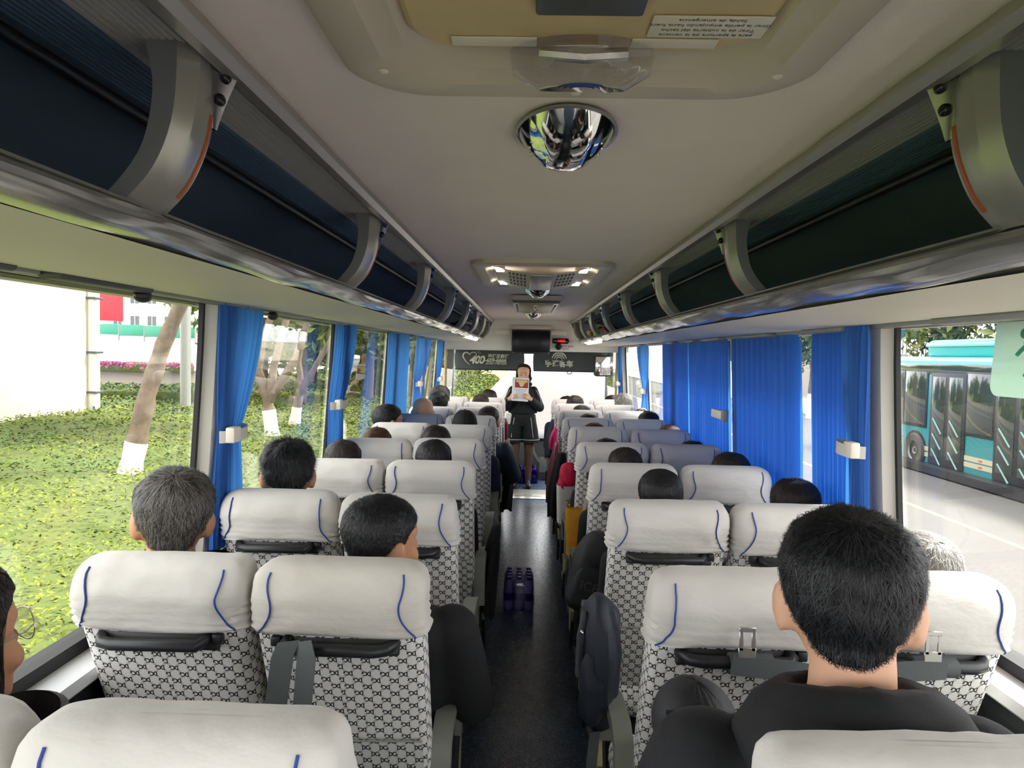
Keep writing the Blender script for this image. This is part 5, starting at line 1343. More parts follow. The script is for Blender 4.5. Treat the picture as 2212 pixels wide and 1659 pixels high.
rng = np.random.default_rng(3)
def leaf_cloud(P, N, size, jit=.8):
    """one mesh of leaf blades at points P facing roughly along N"""
    n = len(P); N = N + rng.normal(0, jit, (n, 3)); N /= np.linalg.norm(N, axis=1)[:, None]
    A = np.cross(N, rng.normal(0, 1, (n, 3))); A /= np.linalg.norm(A, axis=1)[:, None]; B = np.cross(N, A)
    sz = (np.asarray(size) * rng.uniform(.6, 1.3, n))[:, None]
    V = np.empty((n, 4, 3)); V[:, 0] = P - A * sz; V[:, 1] = P - B * sz * .45 + N * sz * .12; V[:, 2] = P + A * sz; V[:, 3] = P + B * sz * .45 + N * sz * .12
    return V.reshape(-1, 3)
def leaf_obj(name, V, mats, parent=None, choose=None):
    n = len(V) // 4; me = bpy.data.meshes.new(name or 'leaves')
    me.from_pydata(V.tolist(), [], np.arange(n * 4).reshape(-1, 4).tolist())
    for q in mats: me.materials.append(q)
    if choose is not None: me.polygons.foreach_set('material_index', choose.astype(np.int32))
    me.update(); return link(name, me, parent) if name else me

def hz(x, y):
    """height of the hedge top"""
    return .02 + .10 * noise.noise((x * .55, y * .55, 1)) + .05 * noise.noise((x * 1.7, y * 1.7, 4)) + .12 * min(1, max(0, (-x - 6) / 6)) - .5 * max(0, (2.75 + x) / .7) ** 2
b = MB()
b.grid(lambda u, v: (-2.1 - 13 * u, -6 + 62 * v, hz(-2.1 - 13 * u, -6 + 62 * v) - .05), 60, 220)
hb = b.build('hedge_ground', M['soil']); hb['kind'] = 'stuff'; tag(hb, 'dense low green hedge filling the bed beside the bus', 'hedge')
n = 150000
t_ = rng.random(n); yy = -3 + 57 * t_ ** 1.9 + 1.5; xx = -2.15 - 12.5 * rng.random(n) ** 1.5
zz = np.array([hz(x, y) for x, y in zip(xx, yy)]) + rng.uniform(-.04, .07, n)
sz = .013 + .0018 * np.hypot(xx, yy)
pat = np.array([noise.noise((x * .5, y * .35, 7)) + .5 * noise.noise((x * 1.6, y * 1.2, 2)) for x, y in zip(xx, yy)]) + rng.normal(0, .18, n)
ch = np.where(pat > .02, 0, np.where(pat > -.42, 1, 2))
V = leaf_cloud(np.stack([xx, yy, zz], 1), np.tile([0, 0, 1.], (n, 1)), sz, .38)
hl = leaf_obj('leaves', V, [M['leaf_lime'], M['leaf_mid'], M['leaf_dark']], hb, ch); hl['kind'] = 'stuff'

def hedge_block(x0, x1, y0, y1, z0, z1, lab, m3, n=5000, ls=.09):
    b = MB(); b.rbox(((x0 + x1) / 2, (y0 + y1) / 2, (z0 + z1) / 2), (x1 - x0 - .15, y1 - y0 - .15, z1 - z0 - .1), .15, 2)
    o = b.build('clipped_hedge', M['soil']); tag(o, lab, 'hedge'); o['kind'] = 'stuff'
    P = rng.random((n, 3)); f = rng.integers(0, 3, n); N = np.zeros((n, 3))
    for k in range(3):
        i = f == k
        side = 1. if k == 2 else None
        v = rng.integers(0, 2, i.sum()).astype(float) if k < 2 else np.ones(i.sum())
        P[i, k] = v; N[i, k] = v * 2 - 1
    P = P * [x1 - x0, y1 - y0, z1 - z0] + [x0, y0, z0] + rng.normal(0, .05, (n, 3))
    l = leaf_obj('leaves', leaf_cloud(P, N, ls, .5), m3, o, rng.integers(0, len(m3), n)); l['kind'] = 'stuff'
hedge_block(-19, -9.6, 21, 23, -.3, .42, 'clipped darker hedge strip behind the pier and the trees', [M['leaf_mid'], M['leaf_dark']], 5000, .07)
hedge_block(-6.5, -3.6, 26, 54, -.6, 1.9, 'tall leafy bank of shrubs far ahead beside the road', [M['leaf_mid'], M['leaf_lime'], M['leaf_olive']], 14000, .13)

# crowns: three shared meshes
def crown_mesh(name, mats, n, rad, seed, ls):
    r = np.random.default_rng(seed); C = r.normal(0, .42, (14, 3)) * rad; C[:, 2] *= .9
    k = r.integers(0, 14, n); D = r.normal(0, 1, (n, 3)); D /= np.linalg.norm(D, axis=1)[:, None]
    P = C[k] + D * (np.array(rad) * r.uniform(.3, .5, n)[:, None])
    V = leaf_cloud(P, D, ls, .6)
    return leaf_obj(None, V, mats, None, r.integers(0, len(mats), n))
CR = [crown_mesh('crown', [M['leaf_dark'], M['leaf_mid']], 2600, (2.1, 2.1, 2.6), 1, .17), crown_mesh('crown', [M['leaf_olive'], M['leaf_mid']], 2400, (2.2, 2.2, 2.2), 2, .17), crown_mesh('crown', [M['leaf_mid'], M['leaf_lime']], 2400, (1.9, 1.9, 2.4), 3, .16)]
def tree(x, y, z0, h, cr, label, limbs=None, r=.14, white=1.0, sc=1., cz=None):
    t = thing('street_tree', label, 'tree', (x, y, z0), 0, 'trees outside the bus')
    limbs = limbs or [[(0, 0, 0), (.05, .02, h * .5), (.1, 0, h)]]
    b = MB(); w = MB()
    for k, l in enumerate(limbs):
        L = [Vector(p) for p in l]; pts = []
        for i in range(len(L) - 1):
            for j in range(4): pts.append(L[i].lerp(L[i + 1], j / 4))
        pts.append(L[-1]); m = len(pts); r0 = r if k == 0 else r * .62
        rr = [r0 * (1 - .5 * i / m) * (1 + .08 * math.sin(i * 2.1 + k)) for i in range(m)]
        b.tube(pts, rr, 12)
        if k == 0 and white:
            wp = [p for p in pts if p.z <= white] or pts[:2]
            f = pts[len(wp)] if len(wp) < m else None
            if f is not None: wp = wp + [wp[-1].lerp(f, max(0, min(1, (white - wp[-1].z) / max(f.z - wp[-1].z, 1e-3))))]
            w.tube(wp, [rr[min(i, m - 1)] + .008 for i in range(len(wp))], 12)
    b.build('trunk', M['bark'], t)
    if white: w.build('limewash_band', M['limewash'], t)
    if cr is not None:
        c = link('crown', CR[cr], t, (limbs[0][-1][0], limbs[0][-1][1], (cz if cz is not None else h + 1.2))); c.scale = (sc,) * 3; c.rotation_euler = (0, 0, x * 3 + y); c['kind'] = 'stuff'
    return t
tree(-5.62, 9.6, -.15, 4, 1, 'leaning street tree with one bare trunk, whitewashed at its foot', [[(0, 0, 0), (.10, .05, .55), (.22, .1, 1.2), (.42, .15, 1.9), (.75, .1, 2.6), (1.1, 0, 3.6)]], .15, .52, 1.1, 7.2)
tree(-5.12, 13.6, -.2, 4, 2, 'forked street tree with orange-brown limbs and a whitewashed foot', [[(.1, 0, 0), (0, 0, .75), (-.02, 0, .95)], [(-.02, 0, .9), (-.22, 0, 1.5), (-.12, .0, 2.1), (.15, 0, 2.9), (.2, 0, 3.6)], [(0, 0, .9), (.25, 0, 1.3), (.55, 0, 1.8), (.8, 0, 2.6), (.95, 0, 3.4)], [(.02, 0, 1.0), (.1, 0, 1.6), (.3, .1, 2.5), (.3, .2, 3.4)]], .15, .72, 1.1, 7.0)
tree(-5.4, 15.9, -.15, 4, 0, 'slimmer forked street tree with a whitewashed foot, third in its row', [[(0, 0, 0), (.12, 0, .8), (.2, 0, 1.0)], [(.2, 0, .95), (.1, 0, 1.6), (.3, 0, 2.6), (.5, 0, 3.6)], [(.2, 0, .95), (.5, 0, 1.5), (.9, 0, 2.2), (1.2, 0, 3.2)]], .13, .55, 1.0, 6.6)
for i, (x, y, h, c, s) in enumerate([(-9.2, 24, 2.2, 0, 1.1), (-8.0, 30, 1.9, 1, 1.3), (-7.2, 22, 2.4, 2, 1.0), (-10.5, 34, 2.4, 0, 1.5), (-6.4, 33, 1.8, 0, 1.25), (-5.6, 24.5, 2.6, 1, 1.0), (-4.6, 40, 2.2, 2, 1.3), (-13, 46, 3, 1, 1.8), (-5.0, 50, 2.4, 1, 1.4), (-17, 52, 3.4, 0, 2.0), (-24, 60, 4, 1, 2.2), (-8.5, 60, 3, 0, 2.0)]):
    tree(x, y, -.4, h, c, ['dark green', 'olive', 'light green'][c] + ' tree number %d counted outward from the hedge, before the overpass' % (i + 1) if False else ['dark-leaved', 'olive-leaved', 'light-leaved'][c] + ' roadside tree, ' + ['first', 'second', 'third', 'fourth', 'fifth', 'sixth', 'seventh', 'eighth', 'ninth', 'tenth', 'eleventh', 'twelfth'][i] + ' in the grove beyond the hedge', None, .16, 0, s)

# bridge pier with a drain pipe and a creeper
t = thing('bridge_pier', 'huge cream concrete bridge pier standing in the hedge', 'pier', (-12.6, 14.2, 0))
MB().rbox((0, 0, 2.2), (3.2, 6.6, 7.2), .18, 3).build('shaft', M['concrete_w'], t)
dp = MB().tube([(1.68, 3.05, -1.2), (1.68, 3.05, 5.6)], .14, 14).build('drain_pipe', M['wall_w'], t)
for z in (.55, 1.55, 2.9): MB().rbox((1.66, 3.05, z), (.34, .34, .05), .01).build('pipe_bracket', M['darkgrey'], dp)
n = 900; P = np.stack([np.full(n, 1.66) + rng.uniform(0, .15, n), -1.2 - 1.2 * rng.random(n), 0], 1) if False else None
a_ = rng.random((n, 2)); py = -1.35 + .55 * (a_[:, 0] - .5) * (1.2 - a_[:, 1]); pz = .1 + 1.75 * a_[:, 1]
cv = leaf_obj('creeper', leaf_cloud(np.stack([1.62 + rng.uniform(0, .12, n), py, pz], 1), np.tile([1., 0, 0], (n, 1)), .07, .5), [M['leaf_mid'], M['leaf_dark']], t, rng.integers(0, 2, n)); cv['kind'] = 'stuff'

t = thing('overpass', 'white-walled road ramp with a green barrier and pink flower boxes', 'overpass', (-26, 40, 0))
MB().box((0, .2, 1.4), (13.4, .4, 1.9)).build('parapet_wall', M['wall_w'], t, smooth=False)
MB().box((0, .5, -.4), (13.6, .6, 1.5)).build('lower_wall', M['bldg'], t, smooth=False)
for k in range(9): MB().rbox((-6 + 1.5 * k, -.02, 2.85 - .035 * k), (1.42, .05, .62), .01).build('barrier_panel', M['barrier_g'], t)
for k in range(10): MB().box((-6.75 + 1.5 * k, .0, 2.72 - .035 * k), (.06, .09, .95)).build('barrier_post', M['grey'], t, smooth=False)
MB().rbox((0, -.25, .42), (13.4, .5, .36), .05).build('flower_box', M['soil'], t)
n = 3500; fl = leaf_obj('blossom', leaf_cloud(np.stack([rng.uniform(-6.7, 6.7, n), rng.uniform(-.55, -.1, n), .45 + rng.uniform(0, .35, n)], 1), np.tile([0, -1., .6], (n, 1)), .09, .6), [M['flower'], M['leaf_mid']], t, (rng.random(n) > .75).astype(int)); fl['kind'] = 'stuff'
t = thing('red_banner', 'red hoarding above the green barrier beside the bridge pier', 'banner', (-25.7, 41.2, 0))
MB().rbox((0, 0, 4.1), (3.0, .06, 1.8), .01).build('cloth', M['banner_red'], t)
for x in (-1.4, 1.4): MB().tube([(x, .06, GZ), (x, .06, 5.0)], .05, 8).build('post', M['grey'], t)
t = thing('apartment_block', 'far beige apartment block with white-framed windows above the trees', 'building', (-50, 92, 0))
MB().box((0, 4, 5.5), (12, 8, 14)).build('wall', M['bldg'], t, smooth=False)
for i in range(5):
    for k in range(4):
        f = MB().box((-4.6 + 2.3 * i, -.05, 2.2 + 2.9 * k), (1.4, .12, 1.5)).build('window', M['wall_w'], t, smooth=False)
        for s in (-1, 1): MB().box((-4.6 + 2.3 * i + s * .32, -.13, 2.2 + 2.9 * k), (.52, .05, 1.25)).build('pane', M['busglass'], f, smooth=False)
t = thing('lamp_post', 'grey steel lamp post beside the leaning tree', 'lamp post', (-9.55, 19.2, 0)); MB().tube([(0, 0, -1), (0, 0, 6)], .14, 12).build('post', M['grey'], t); MB().box((0, 0, -.2), (.4, .4, .3)).build('base', M['grey'], t, smooth=False)

# city bus in the far lane
t = thing('city_bus', 'teal and cream city bus with folding glass doors on the road', 'bus', (11.24, 17.5, GZ))
D = 2.5
b = MB(); b.prism([(0, .18), (0, 2.95), (.08, 3.1), (.3, 3.18), (D - .3, 3.18), (D, 3.0), (D, .18)], 1, -6.0, 5.0); b.build('body', M['teal'], t, sharp=30)
MB().prism([(-.012, 3.0), (-.012, 3.08), (.05, 3.16), (.3, 3.2), (.3, 3.0)], 1, -6.0, 5.0).build('roof_edge', M['aqua'], t, sharp=30)
MB().rbox((-.008, -.5, 2.86), (.03, 11, .28), .008).build('upper_band', M['busglass'], t)
MB().rbox((1.2, .75, 3.42), (1.9, 4.1, .50), .14, 3).build('roof_unit', M['aqua2'], t)
MB().rbox((.24, .75, 3.52), (.1, 4.0, .1), .03).build('roof_unit_rib', M['aqua'], t)
for y, w in ((4.15, 1.6), (2.75, 1.05), (-.1, 1.0), (-3.0, 1.2), (-5.0, 1.6)):
    f = MB().rbox((-.012, y, 2.0), (.03, w + .12, 1.62), .03).build('window', M['black'], t)
    MB().rbox((-.028, y, 2.02), (.012, w, 1.5), .04).build('pane', M['busglass'], f)
for y in (1.22, -1.45):
    d = MB().rbox((-.014, y, 1.5), (.05, 1.55, 2.5), .02).build('door', M['black'], t)
    for s in (-1, 1):
        MB().rbox((-.042, y + s * .37, 1.55), (.012, .58, 2.2), .03).build('door_pane', M['busglass'], d)
        for k in range(3): MB().tube([(-.06, y + s * .37 + .2, 1.5 - .42 * k), (-.06, y + s * .37 - .2, 1.1 - .42 * k)], .022, 8).build('door_rail', M['glassrail'], d)
    MB().box((-.03, y, .2), (.1, 1.6, .06)).build('sill', M['alu'], d, smooth=False)
for z in (.62, .46):
    for y0, y1 in ((3.4, 5.0), (1.99, 2.3), (-.68, .45), (-6, -2.25)): MB().box((-.004, (y0 + y1) / 2, z), (.012, y1 - y0, .125)).build('stripe', M['cream_stripe'], t, smooth=False)
for y in (2.7, -4.4):
    MB().lathe([(0, .004), (.56, .004), (.56, -.004), (0, -.004)], 36, (-.003, y, .52), Matrix.Rotation(R(-90), 3, 'Y')).build('wheel_arch', M['black'], t)
    w = MB().lathe([(.28, -.16), (.46, -.16), (.5, -.1), (.5, .1), (.46, .16), (.28, .14)], 32, (.08, y, .5), Matrix.Rotation(R(-90), 3, 'Y')).build('wheel', M['tyre'], t)
    MB().lathe([(0, .05), (.1, .1), (.12, .02), (.26, .06), (.3, .14)], 24, (.08, y, .5), Matrix.Rotation(R(-90), 3, 'Y')).build('hub', M['grey'], w)
for y, z in ((3.45, .85), (-.2, .46), (-.2, .62)): MB().rbox((-.012, y, z), (.02, .14, .05), .008).build('marker_lamp', M['amber'], t)
MB().box((.4, -.5, .14), (1.6, 9, .2)).build('underbody', M['black'], t, smooth=False)
# things beyond the far lane
for i, (x, y, h, c, s) in enumerate([(14.6, 36, 3.2, 0, 1.0), (16.5, 27, 3.4, 1, 1.1), (17, 47, 3.2, 2, 1.2), (16, 60, 3.4, 0, 1.4), (17.5, 22, 3.4, 1, 1.2)]):
    tree(x, y, GZ, h, c, ['slim dark-leaved', 'olive-leaved', 'light-leaved', 'tall dark-leaved', 'broad olive-leaved'][i] + ' pavement tree with a white foot beyond the far lane', None, .16, 1.3, s)
hedge_block(18.5, 20, 14, 40, GZ, 1.2, 'clipped hedge behind the teal bus', [M['leaf_mid'], M['leaf_lime']], 4000, .12)
t = thing('bus_stop_sign', 'blue and white bus stop board on a grey post behind the teal bus', 'sign', (14.6, 28.5, GZ))
MB().tube([(0, 0, 0), (0, 0, 5)], .09, 10).build('post', M['grey'], t); MB().rbox((.75, 0, 4.2), (1.3, .08, .5), .02).build('blue_board', mat('sky_blue_board', '2b8ab8', .5), t); MB().rbox((.45, 0, 3.0), (.8, .08, .7), .02).build('white_board', M['wall_w'], t)
t = thing('garden_wall', 'pale wall topped by black railings beyond the pavement', 'wall', (22.5, 34, GZ))
MB().box((0, 0, 1.6), (.4, 60, 3.2)).build('wall_panel', M['bldg'], t, smooth=False)
b = MB()
for k in range(150): b.box((0, -29.5 + .4 * k, 3.8), (.04, .04, 1.2))
b.build('railings', M['black'], t, smooth=False)['kind'] = 'stuff'
# grassy bank and trees ahead of the windscreen
def bank(u, v):
    x = -2.6 - 9 * u; y = 56 + 50 * v; return (x, y, GZ + 5 * u ** .8 + .3 * noise.noise((x * .4, y * .3, 5)))
b = MB(); b.grid(bank, 20, 40); o = b.build('grass_bank', mat('pale_bank_grass', '6a7440', .9, vary=(1.2, .25))); tag(o, 'grassy bank rising beside the road ahead', 'grass', kind='stuff')
for i, (x, y, s) in enumerate([(-7.5, 70, 1.6), (-9.5, 84, 1.9), (-5.6, 96, 1.4)]):
    tree(x, y, 0, 2.4, [2, 1, 2][i], ['nearest', 'middle', 'farthest'][i] + ' of three trees on the grassy bank ahead', None, .2, 0, s)

# ------------------------------------------------------------------ bags, bottles and small things
def soft(b, c, d, seed, e=.55, nu=30, nv=20, amp=.08, rot=None):
    """a rounded sagging bag body"""
    n0 = len(b.V); b.ell((0, 0, 0), d, nu, nv, None, 0, e)
    for i in range(n0, len(b.V)):
        p = Vector(b.V[i]); k = 1 + amp * noise.noise((p.x / d[0] * 1.6, p.y / d[1] * 1.6, p.z / d[2] * 1.6 + seed)) + .5 * amp * noise.noise((p.x / d[0] * 4, p.z / d[2] * 4, seed + p.y / d[1] * 3))
        p = Vector((p.x * k, p.y * k, p.z * (1 + .3 * amp * noise.noise((p.x * 20, seed, 1)))))
        b.V[i] = tuple((rot @ p if rot else p) + Vector(c))
    return b
M['bag_black'] = mat('black_nylon', '1d1f24', .65, vary=(20, .12), bump=(250, .3))
M['bag_navy'] = mat('navy_nylon', '18212f', .6, vary=(20, .12), bump=(250, .3))
M['tote_yellow'] = mat('mustard_yellow_canvas', 'c98f1a', .75, vary=(25, .08), bump=(300, .2))
M['pink_bright'] = mat('hot_pink_cloth', 'd42a78', .7, vary=(10, .08))
M['strap_cream'] = mat('cream_cotton_strap', 'c9c1ae', .85)
M['brass'] = mat('brass_clasp', 'b9a25a', .25, 1.)
M['wrap_dark'] = mat('purple_label', '46358a', .35)

t = thing('backpack', 'black backpack with grey straps hanging on the aisle beside the tied-hair woman', 'backpack', (.235, 2.74, .865)); t.rotation_euler = (0, R(17), 0)
b = MB(); soft(b, (0, 0, 0), (.098, .062, .17), 2, .7, amp=.2); b.build('body', M['bag_black'], t)
b = MB(); soft(b, (-.01, -.055, -.05), (.075, .025, .085), 4); b.build('front_pocket', M['bag_black'], t)
b = MB(); b.strap([(.0, -.03, .15), (.03, -.06, .10), (.045, -.075, 0), (.05, -.06, -.1)], .034, .008, (1, 0, 0)); b.build('shoulder_strap', M['cloth_grey'], t)
b = MB(); b.strap([(-.02, .0, .155), (.0, .02, .195), (.03, .03, .215), (.05, .02, .16)], .022, .004, (0, 1, 0)); b.build('carry_loop', M['rubber'], t)
text('print', 'ICE', .05, M['darkgrey'], t, (-.02, -.0815, -.04), (R(90), 0, 0), extrude=.0006)
t = thing('backpack', 'navy backpack with a dangling grey strap beside the third-row aisle seat on the road side', 'backpack', (.165, 1.90, .88))
b = MB(); soft(b, (0, 0, 0), (.058, .095, .19), 6, .8, amp=.26); b.build('body', M['bag_navy'], t)
b = MB(); soft(b, (-.03, -.08, -.04), (.035, .03, .10), 8, .8, amp=.2); b.build('front_pocket', M['bag_navy'], t)
b = MB(); b.strap([(-.02, -.09, -.15), (-.03, -.11, -.24), (-.012, -.10, -.34), (-.02, -.10, -.40)], .03, .003, (1, .3, 0)); b.build('strap', M['belt'], t)
b = MB(); b.strap([(-.05, -.02, .15), (-.065, -.03, .08), (-.068, -.04, -.02)], .028, .006, (0, 1, 0)); b.build('shoulder_strap', M['cloth_grey'], t)
MB().ell((-.055, -.04, .1), (.008, .012, .008), 10, 6).build('zip_pull', M['chrome'], t)
t = thing('tote_bag', 'mustard yellow tote bag on cream straps hanging from the fifth-row aisle seat', 'bag', (.228, 3.50, .85))
b = MB(); secs = []
for k in range(9):
    f = k / 8; w = .062 + .010 * f; d = .035 * (1 - .35 * f); z = -.135 + .245 * f
    secs.append([(w * sgnpow(math.cos(a), .6) * (1 + .04 * math.sin(3 * a + k)), d * sgnpow(math.sin(a), .6), z + .006 * math.cos(2 * a)) for a in [2 * PI * i / 28 for i in range(28)]])
b.rings(secs, caps=(True, False)); b.build('body', M['tote_yellow'], t)
b = MB(); b.strap([(.02, -.03, .10), (.035, -.02, .17), (.055, .02, .24), (.07, .05, .26)], .016, .003, (1, 0, 0)); b.strap([(.05, .03, .10), (.06, .03, .18), (.07, .045, .25)], .016, .003, (1, 0, 0)); b.build('strap', M['strap_cream'], t)
t = thing('pink_cloth', 'hot pink cloth with a white edge bulging below the yellow tote bag', 'cloth', (.262, 3.44, .76))
b = MB(); soft(b, (0, 0, 0), (.042, .035, .11), 11, .8, rot=Matrix.Rotation(R(28), 3, 'Y')); b.build('body', M['pink_bright'], t)
b = MB(); b.tube([(.03, -.03, .12), (-.01, -.045, .04), (-.045, -.03, -.06)], .004, 6); b.build('white_edge', M['cloth_white'], t)
t = thing('shopping_bag', 'white paper bag stuffed with crimson cloth on the aisle, road side', 'bag', (.20, 4.22, .83))
b = MB(); secs = []
for k in range(6):
    f = k / 5; w = .048 + .008 * f; z = -.12 + .23 * f; secs.append([(w * sgnpow(math.cos(a), .45), .05 * sgnpow(math.sin(a), .45), z + .004 * math.cos(2 * a)) for a in [2 * PI * i / 24 for i in range(24)]])
b.rings(secs, caps=(True, False)); b.build('body', M['cloth_white'], t)
t2 = thing('crimson_cloth', 'crimson folded cloth poking out of the white paper bag', 'cloth', (.215, 4.22, .99)); b = MB(); soft(b, (0, 0, 0), (.055, .05, .085), 15, .8, amp=.2); b.build('fold', M['cloth_red'], t2, sharp=None); b = MB(); soft(b, (-.035, -.01, -.05), (.03, .04, .05), 17, .9, amp=.2); b.build('fold', M['cloth_red'], t2, sharp=None)
t = thing('handbag', 'dark handbag with a brass clasp hanging in front of the white paper bag', 'handbag', (.235, 4.02, .82))
b = MB(); soft(b, (0, 0, -.03), (.035, .05, .11), 19); b.build('body', M['bag_black'], t)
b = MB(); b.strap([(0, -.05, .06), (-.03, -.055, .03), (-.05, -.05, -.06), (-.045, -.04, -.15)], .02, .004, (1, .4, 0)); b.build('strap', M['rubber'], t)
b = MB(); b.rbox((-.025, -.065, .045), (.022, .012, .03), .004).tube([(-.045, -.06, .075), (-.02, -.066, .085), (.005, -.06, .075)], .005, 6); b.build('clasp', M['brass'], t)
def coat(label, c, d, m, seed, quilt=0):
    t = thing('coat', label, 'coat', c); b = MB(); secs = []; n = 44; nk = 22
    for k in range(nk + 1):
        f = k / nk; z = d[2] * (1 - 2 * f); w = (.30 + .70 * math.sin(min(1, f * 1.5 + .12) * PI / 2)) * (1 - .12 * max(0, f - .75) / .25)
        q = []
        for i in range(n):
            a = 2 * PI * i / n; fold = 1 + (.05 + .13 * f) * math.cos(5 * a + seed + 1.6 * f + 1.5 * noise.noise((math.cos(a), math.sin(a), seed))) + .10 * noise.noise((math.cos(a) * 1.5, math.sin(a) * 1.5, f * 3 + seed)) + (.05 * abs(math.sin(z * quilt)) if quilt else 0)
            q.append((d[0] * w * fold * math.cos(a) + .035 * (1 - f) ** 2, d[1] * w * fold * math.sin(a) + .02 * math.sin(f * 3 + seed), z + (.02 * math.sin(3 * a + seed) if f > .9 else 0)))
        secs.append(q)
    b.rings(secs); b.build('cloth', M[m], t, sharp=None); return t
coat('maroon quilted coat hanging beside the road-side seats near the front', (.175, 5.6, .78), (.045, .10, .24), 'cloth_maroon', 3, 75)
coat('magenta jacket bunched above the maroon quilted coat', (.20, 6.25, .99), (.035, .08, .10), 'cloth_magenta', 5)
coat('navy coat hanging on the aisle at the foremost road-side seats', (.185, 6.75, .92), (.042, .10, .18), 'cloth_navy', 7)
coat('charcoal coat draped on the aisle between the maroon coat and the paper bag', (.175, 4.85, .82), (.06, .12, .22), 'cloth_black', 9)
coat('black coat with its hem hanging into the aisle, hedge side', (-.20, 5.75, .66), (.05, .12, .22), 'cloth_black', 12)
coat('dark plaid coat hanging beside the fourth-row aisle seat, hedge side', (-.215, 3.25, .72), (.04, .11, .2), 'cloth_black', 14)
t = thing('bag', 'black ribbed bag on the lap of the young man in the hoodie', 'bag', (.255, 1.22, 1.08))
b = MB(); n0 = 0; b.ell((0, 0, 0), (.075, .09, .075), 60, 30)
for i in range(len(b.V)):
    p = Vector(b.V[i]); a = math.atan2(p.y, p.x); b.V[i] = tuple(p * (1 + .012 * math.sin(26 * a)))
b.build('body', M['bag_black'], t, sharp=None)
b = MB(); b.tube([(-.06, -.05, .04), (0, -.075, .055), (.06, -.05, .04)], .006, 6); b.build('seam', M['rubber'], t)

# shrink-wrapped packs of water bottles
def bottle_meshes():
    b = MB(); b.lathe([(.0, .0), (.027, .0), (.0325, .008), (.0325, .045), (.0305, .052), (.0325, .06), (.0325, .125), (.030, .14), (.0325, .15), (.029, .172), (.016, .198), (.0135, .203), (.0135, .214), (0, .214)], 14); return b.mesh('bottle', M['clear2'], sharp=50)
M['clear2'] = mat('pale_water_bottle', 'a9a2d2', .12, spec=.6)
BOT = bottle_meshes()
CAP = MB().lathe([(0, .203), (.0155, .203), (.0155, .222), (0, .224)], 14).mesh('cap', M['wrap_dark'], sharp=40)
LBL = MB().lathe([(.0332, .068), (.0332, .118)], 14).mesh('label', M['wrap_dark'])
def water_pack(loc, label, nx, ny, wrap):
    t = thing('water_pack', label, 'water bottles', loc)
    for i in range(nx):
        for k in range(ny):
            o = link('bottle', BOT, t, ((i - (nx - 1) / 2) * .067, (k - (ny - 1) / 2) * .067, .002)); link('cap', CAP, o); link('label', LBL, o)
    b = MB(); W, D = nx * .0335 + .005, ny * .0335 + .005; secs = []
    for z, g in ((.001, .0), (.03, .003), (.12, .002), (.185, -.002), (.205, -.012), (.226, -.022)): secs.append([((W + g) * sgnpow(math.cos(a), .3) + .003 * noise.noise((a * 3, z * 30, 1)), (D + g) * sgnpow(math.sin(a), .3) + .003 * noise.noise((a * 3, z * 30, 5)), z) for a in [2 * PI * i / 48 for i in range(48)]])
    b.rings(secs, caps=(False, False)); b.build('shrink_wrap', M[wrap], t)
    return t
M['wrap'] = glass('thin_shrink_film', 'd6d2ea', 1.)
water_pack((-.075, 4.74, 0), 'pack of purple-labelled water bottles in shrink film standing in the aisle', 3, 4, 'wrap')
water_pack((-.16, 9.32, 0), 'purple pack of bottles at the feet of the standing woman, toward the hedge', 3, 3, 'purple')
water_pack((.03, 9.34, 0), 'purple pack of bottles just behind the feet of the standing woman, toward the road', 3, 3, 'purple')

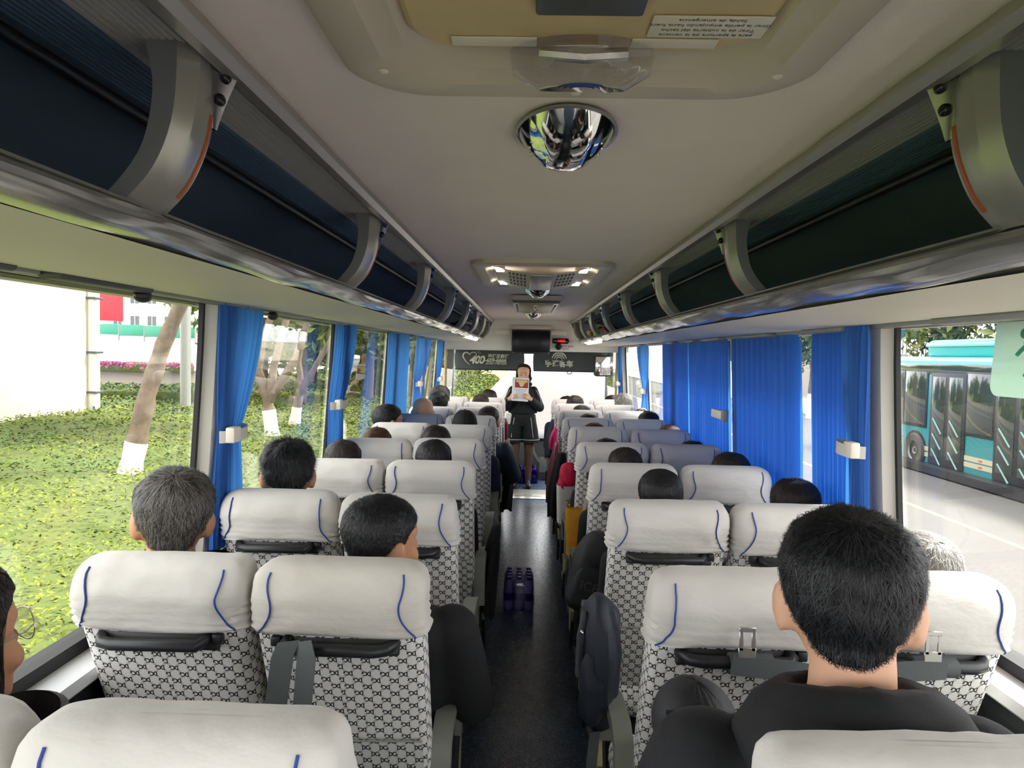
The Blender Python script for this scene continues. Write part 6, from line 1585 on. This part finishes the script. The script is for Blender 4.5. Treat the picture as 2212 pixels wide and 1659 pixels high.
# sticker, hammer, rack contents
t = thing('window_sticker', 'pale green exit sticker with a running figure on the road-side window', 'sticker', (1.088, 1.60, 1.752), 0)
b = MB(); o_ = []
for (sy, sz, a0) in ((1, 1, 0), (-1, 1, 90), (-1, -1, 180), (1, -1, 270)):
    for k in range(7):
        a = R(a0 + 15 * k); o_.append((sy * .10 + .03 * math.cos(a), sz * .07 + .03 * math.sin(a)))
b.prism([(y, z) for y, z in o_], 0, -.0006, .0006); lean_ = (0, R(3.6), 0)
sk = b.build('sheet', M['sticker_green'], t, None, lean_, smooth=False)
b = MB(); b.tube([(-.002, .02, .03), (-.002, -.01, -.01), (-.002, .01, -.05)], .006, 6).tube([(-.002, .045, .0), (-.002, .015, .025), (-.002, -.03, .01)], .005, 6).tube([(-.002, -.01, -.01), (-.002, -.04, -.035)], .006, 6).ell((-.002, .03, .05), (.004, .012, .012), 10, 6)
b.build('running_figure', mat('sticker_ink_green', '4aa888', .6), t, None, lean_)
t = thing('emergency_hammer', 'small red emergency hammer on the pillar behind the knotted curtain', 'hammer', (1.03, 2.29, 1.66))
b = MB(); b.rbox((0, 0, 0), (.02, .05, .05), .008); b.build('head', mat('safety_red', 'b01c1c', .4), t); b = MB(); b.tube([(0, 0, -.02), (0, .0, -.17)], .011, 8); b.build('grip', mat('safety_red_grip', 'b01c1c', .5), t)
for lab, c, d, m in (('lime green bag on the rack at the front, road side', (.66, 6.75, 1.945), (.07, .10, .05), 'leafgreen'), ('yellow pouch on the front end of the road-side rack', (.62, 7.05, 1.93), (.05, .07, .035), 'tote_yellow'), ('white plastic bag on the front end of the road-side rack', (.63, 7.35, 1.945), (.06, .09, .055), 'cloth_white'), ('dark brown box bag on the road-side rack before the lime green bag', (.68, 6.2, 1.945), (.08, .16, .05), 'cloth_maroon'), ('black bag at the front end of the hedge-side rack', (-.68, 6.4, 1.955), (.09, .22, .055), 'bag_black'), ('grey bag at the very front of the hedge-side rack', (-.66, 7.2, 1.955), (.08, .16, .055), 'cloth_grey')):
    if m == 'leafgreen': M[m] = mat('lime_cloth', '86b81e', .6)
    t = thing('bag', lab, 'bag', c); b = MB(); soft(b, (0, 0, 0), d, c[1], .7, 20, 14); b.build('body', M[m], t, sharp=None); b = MB(); b.tube([(-d[0] * .5, 0, d[2] * .9), (0, 0, d[2] * 1.25), (d[0] * .5, 0, d[2] * .9)], .006, 6); b.build('handle', M['rubber'], t)
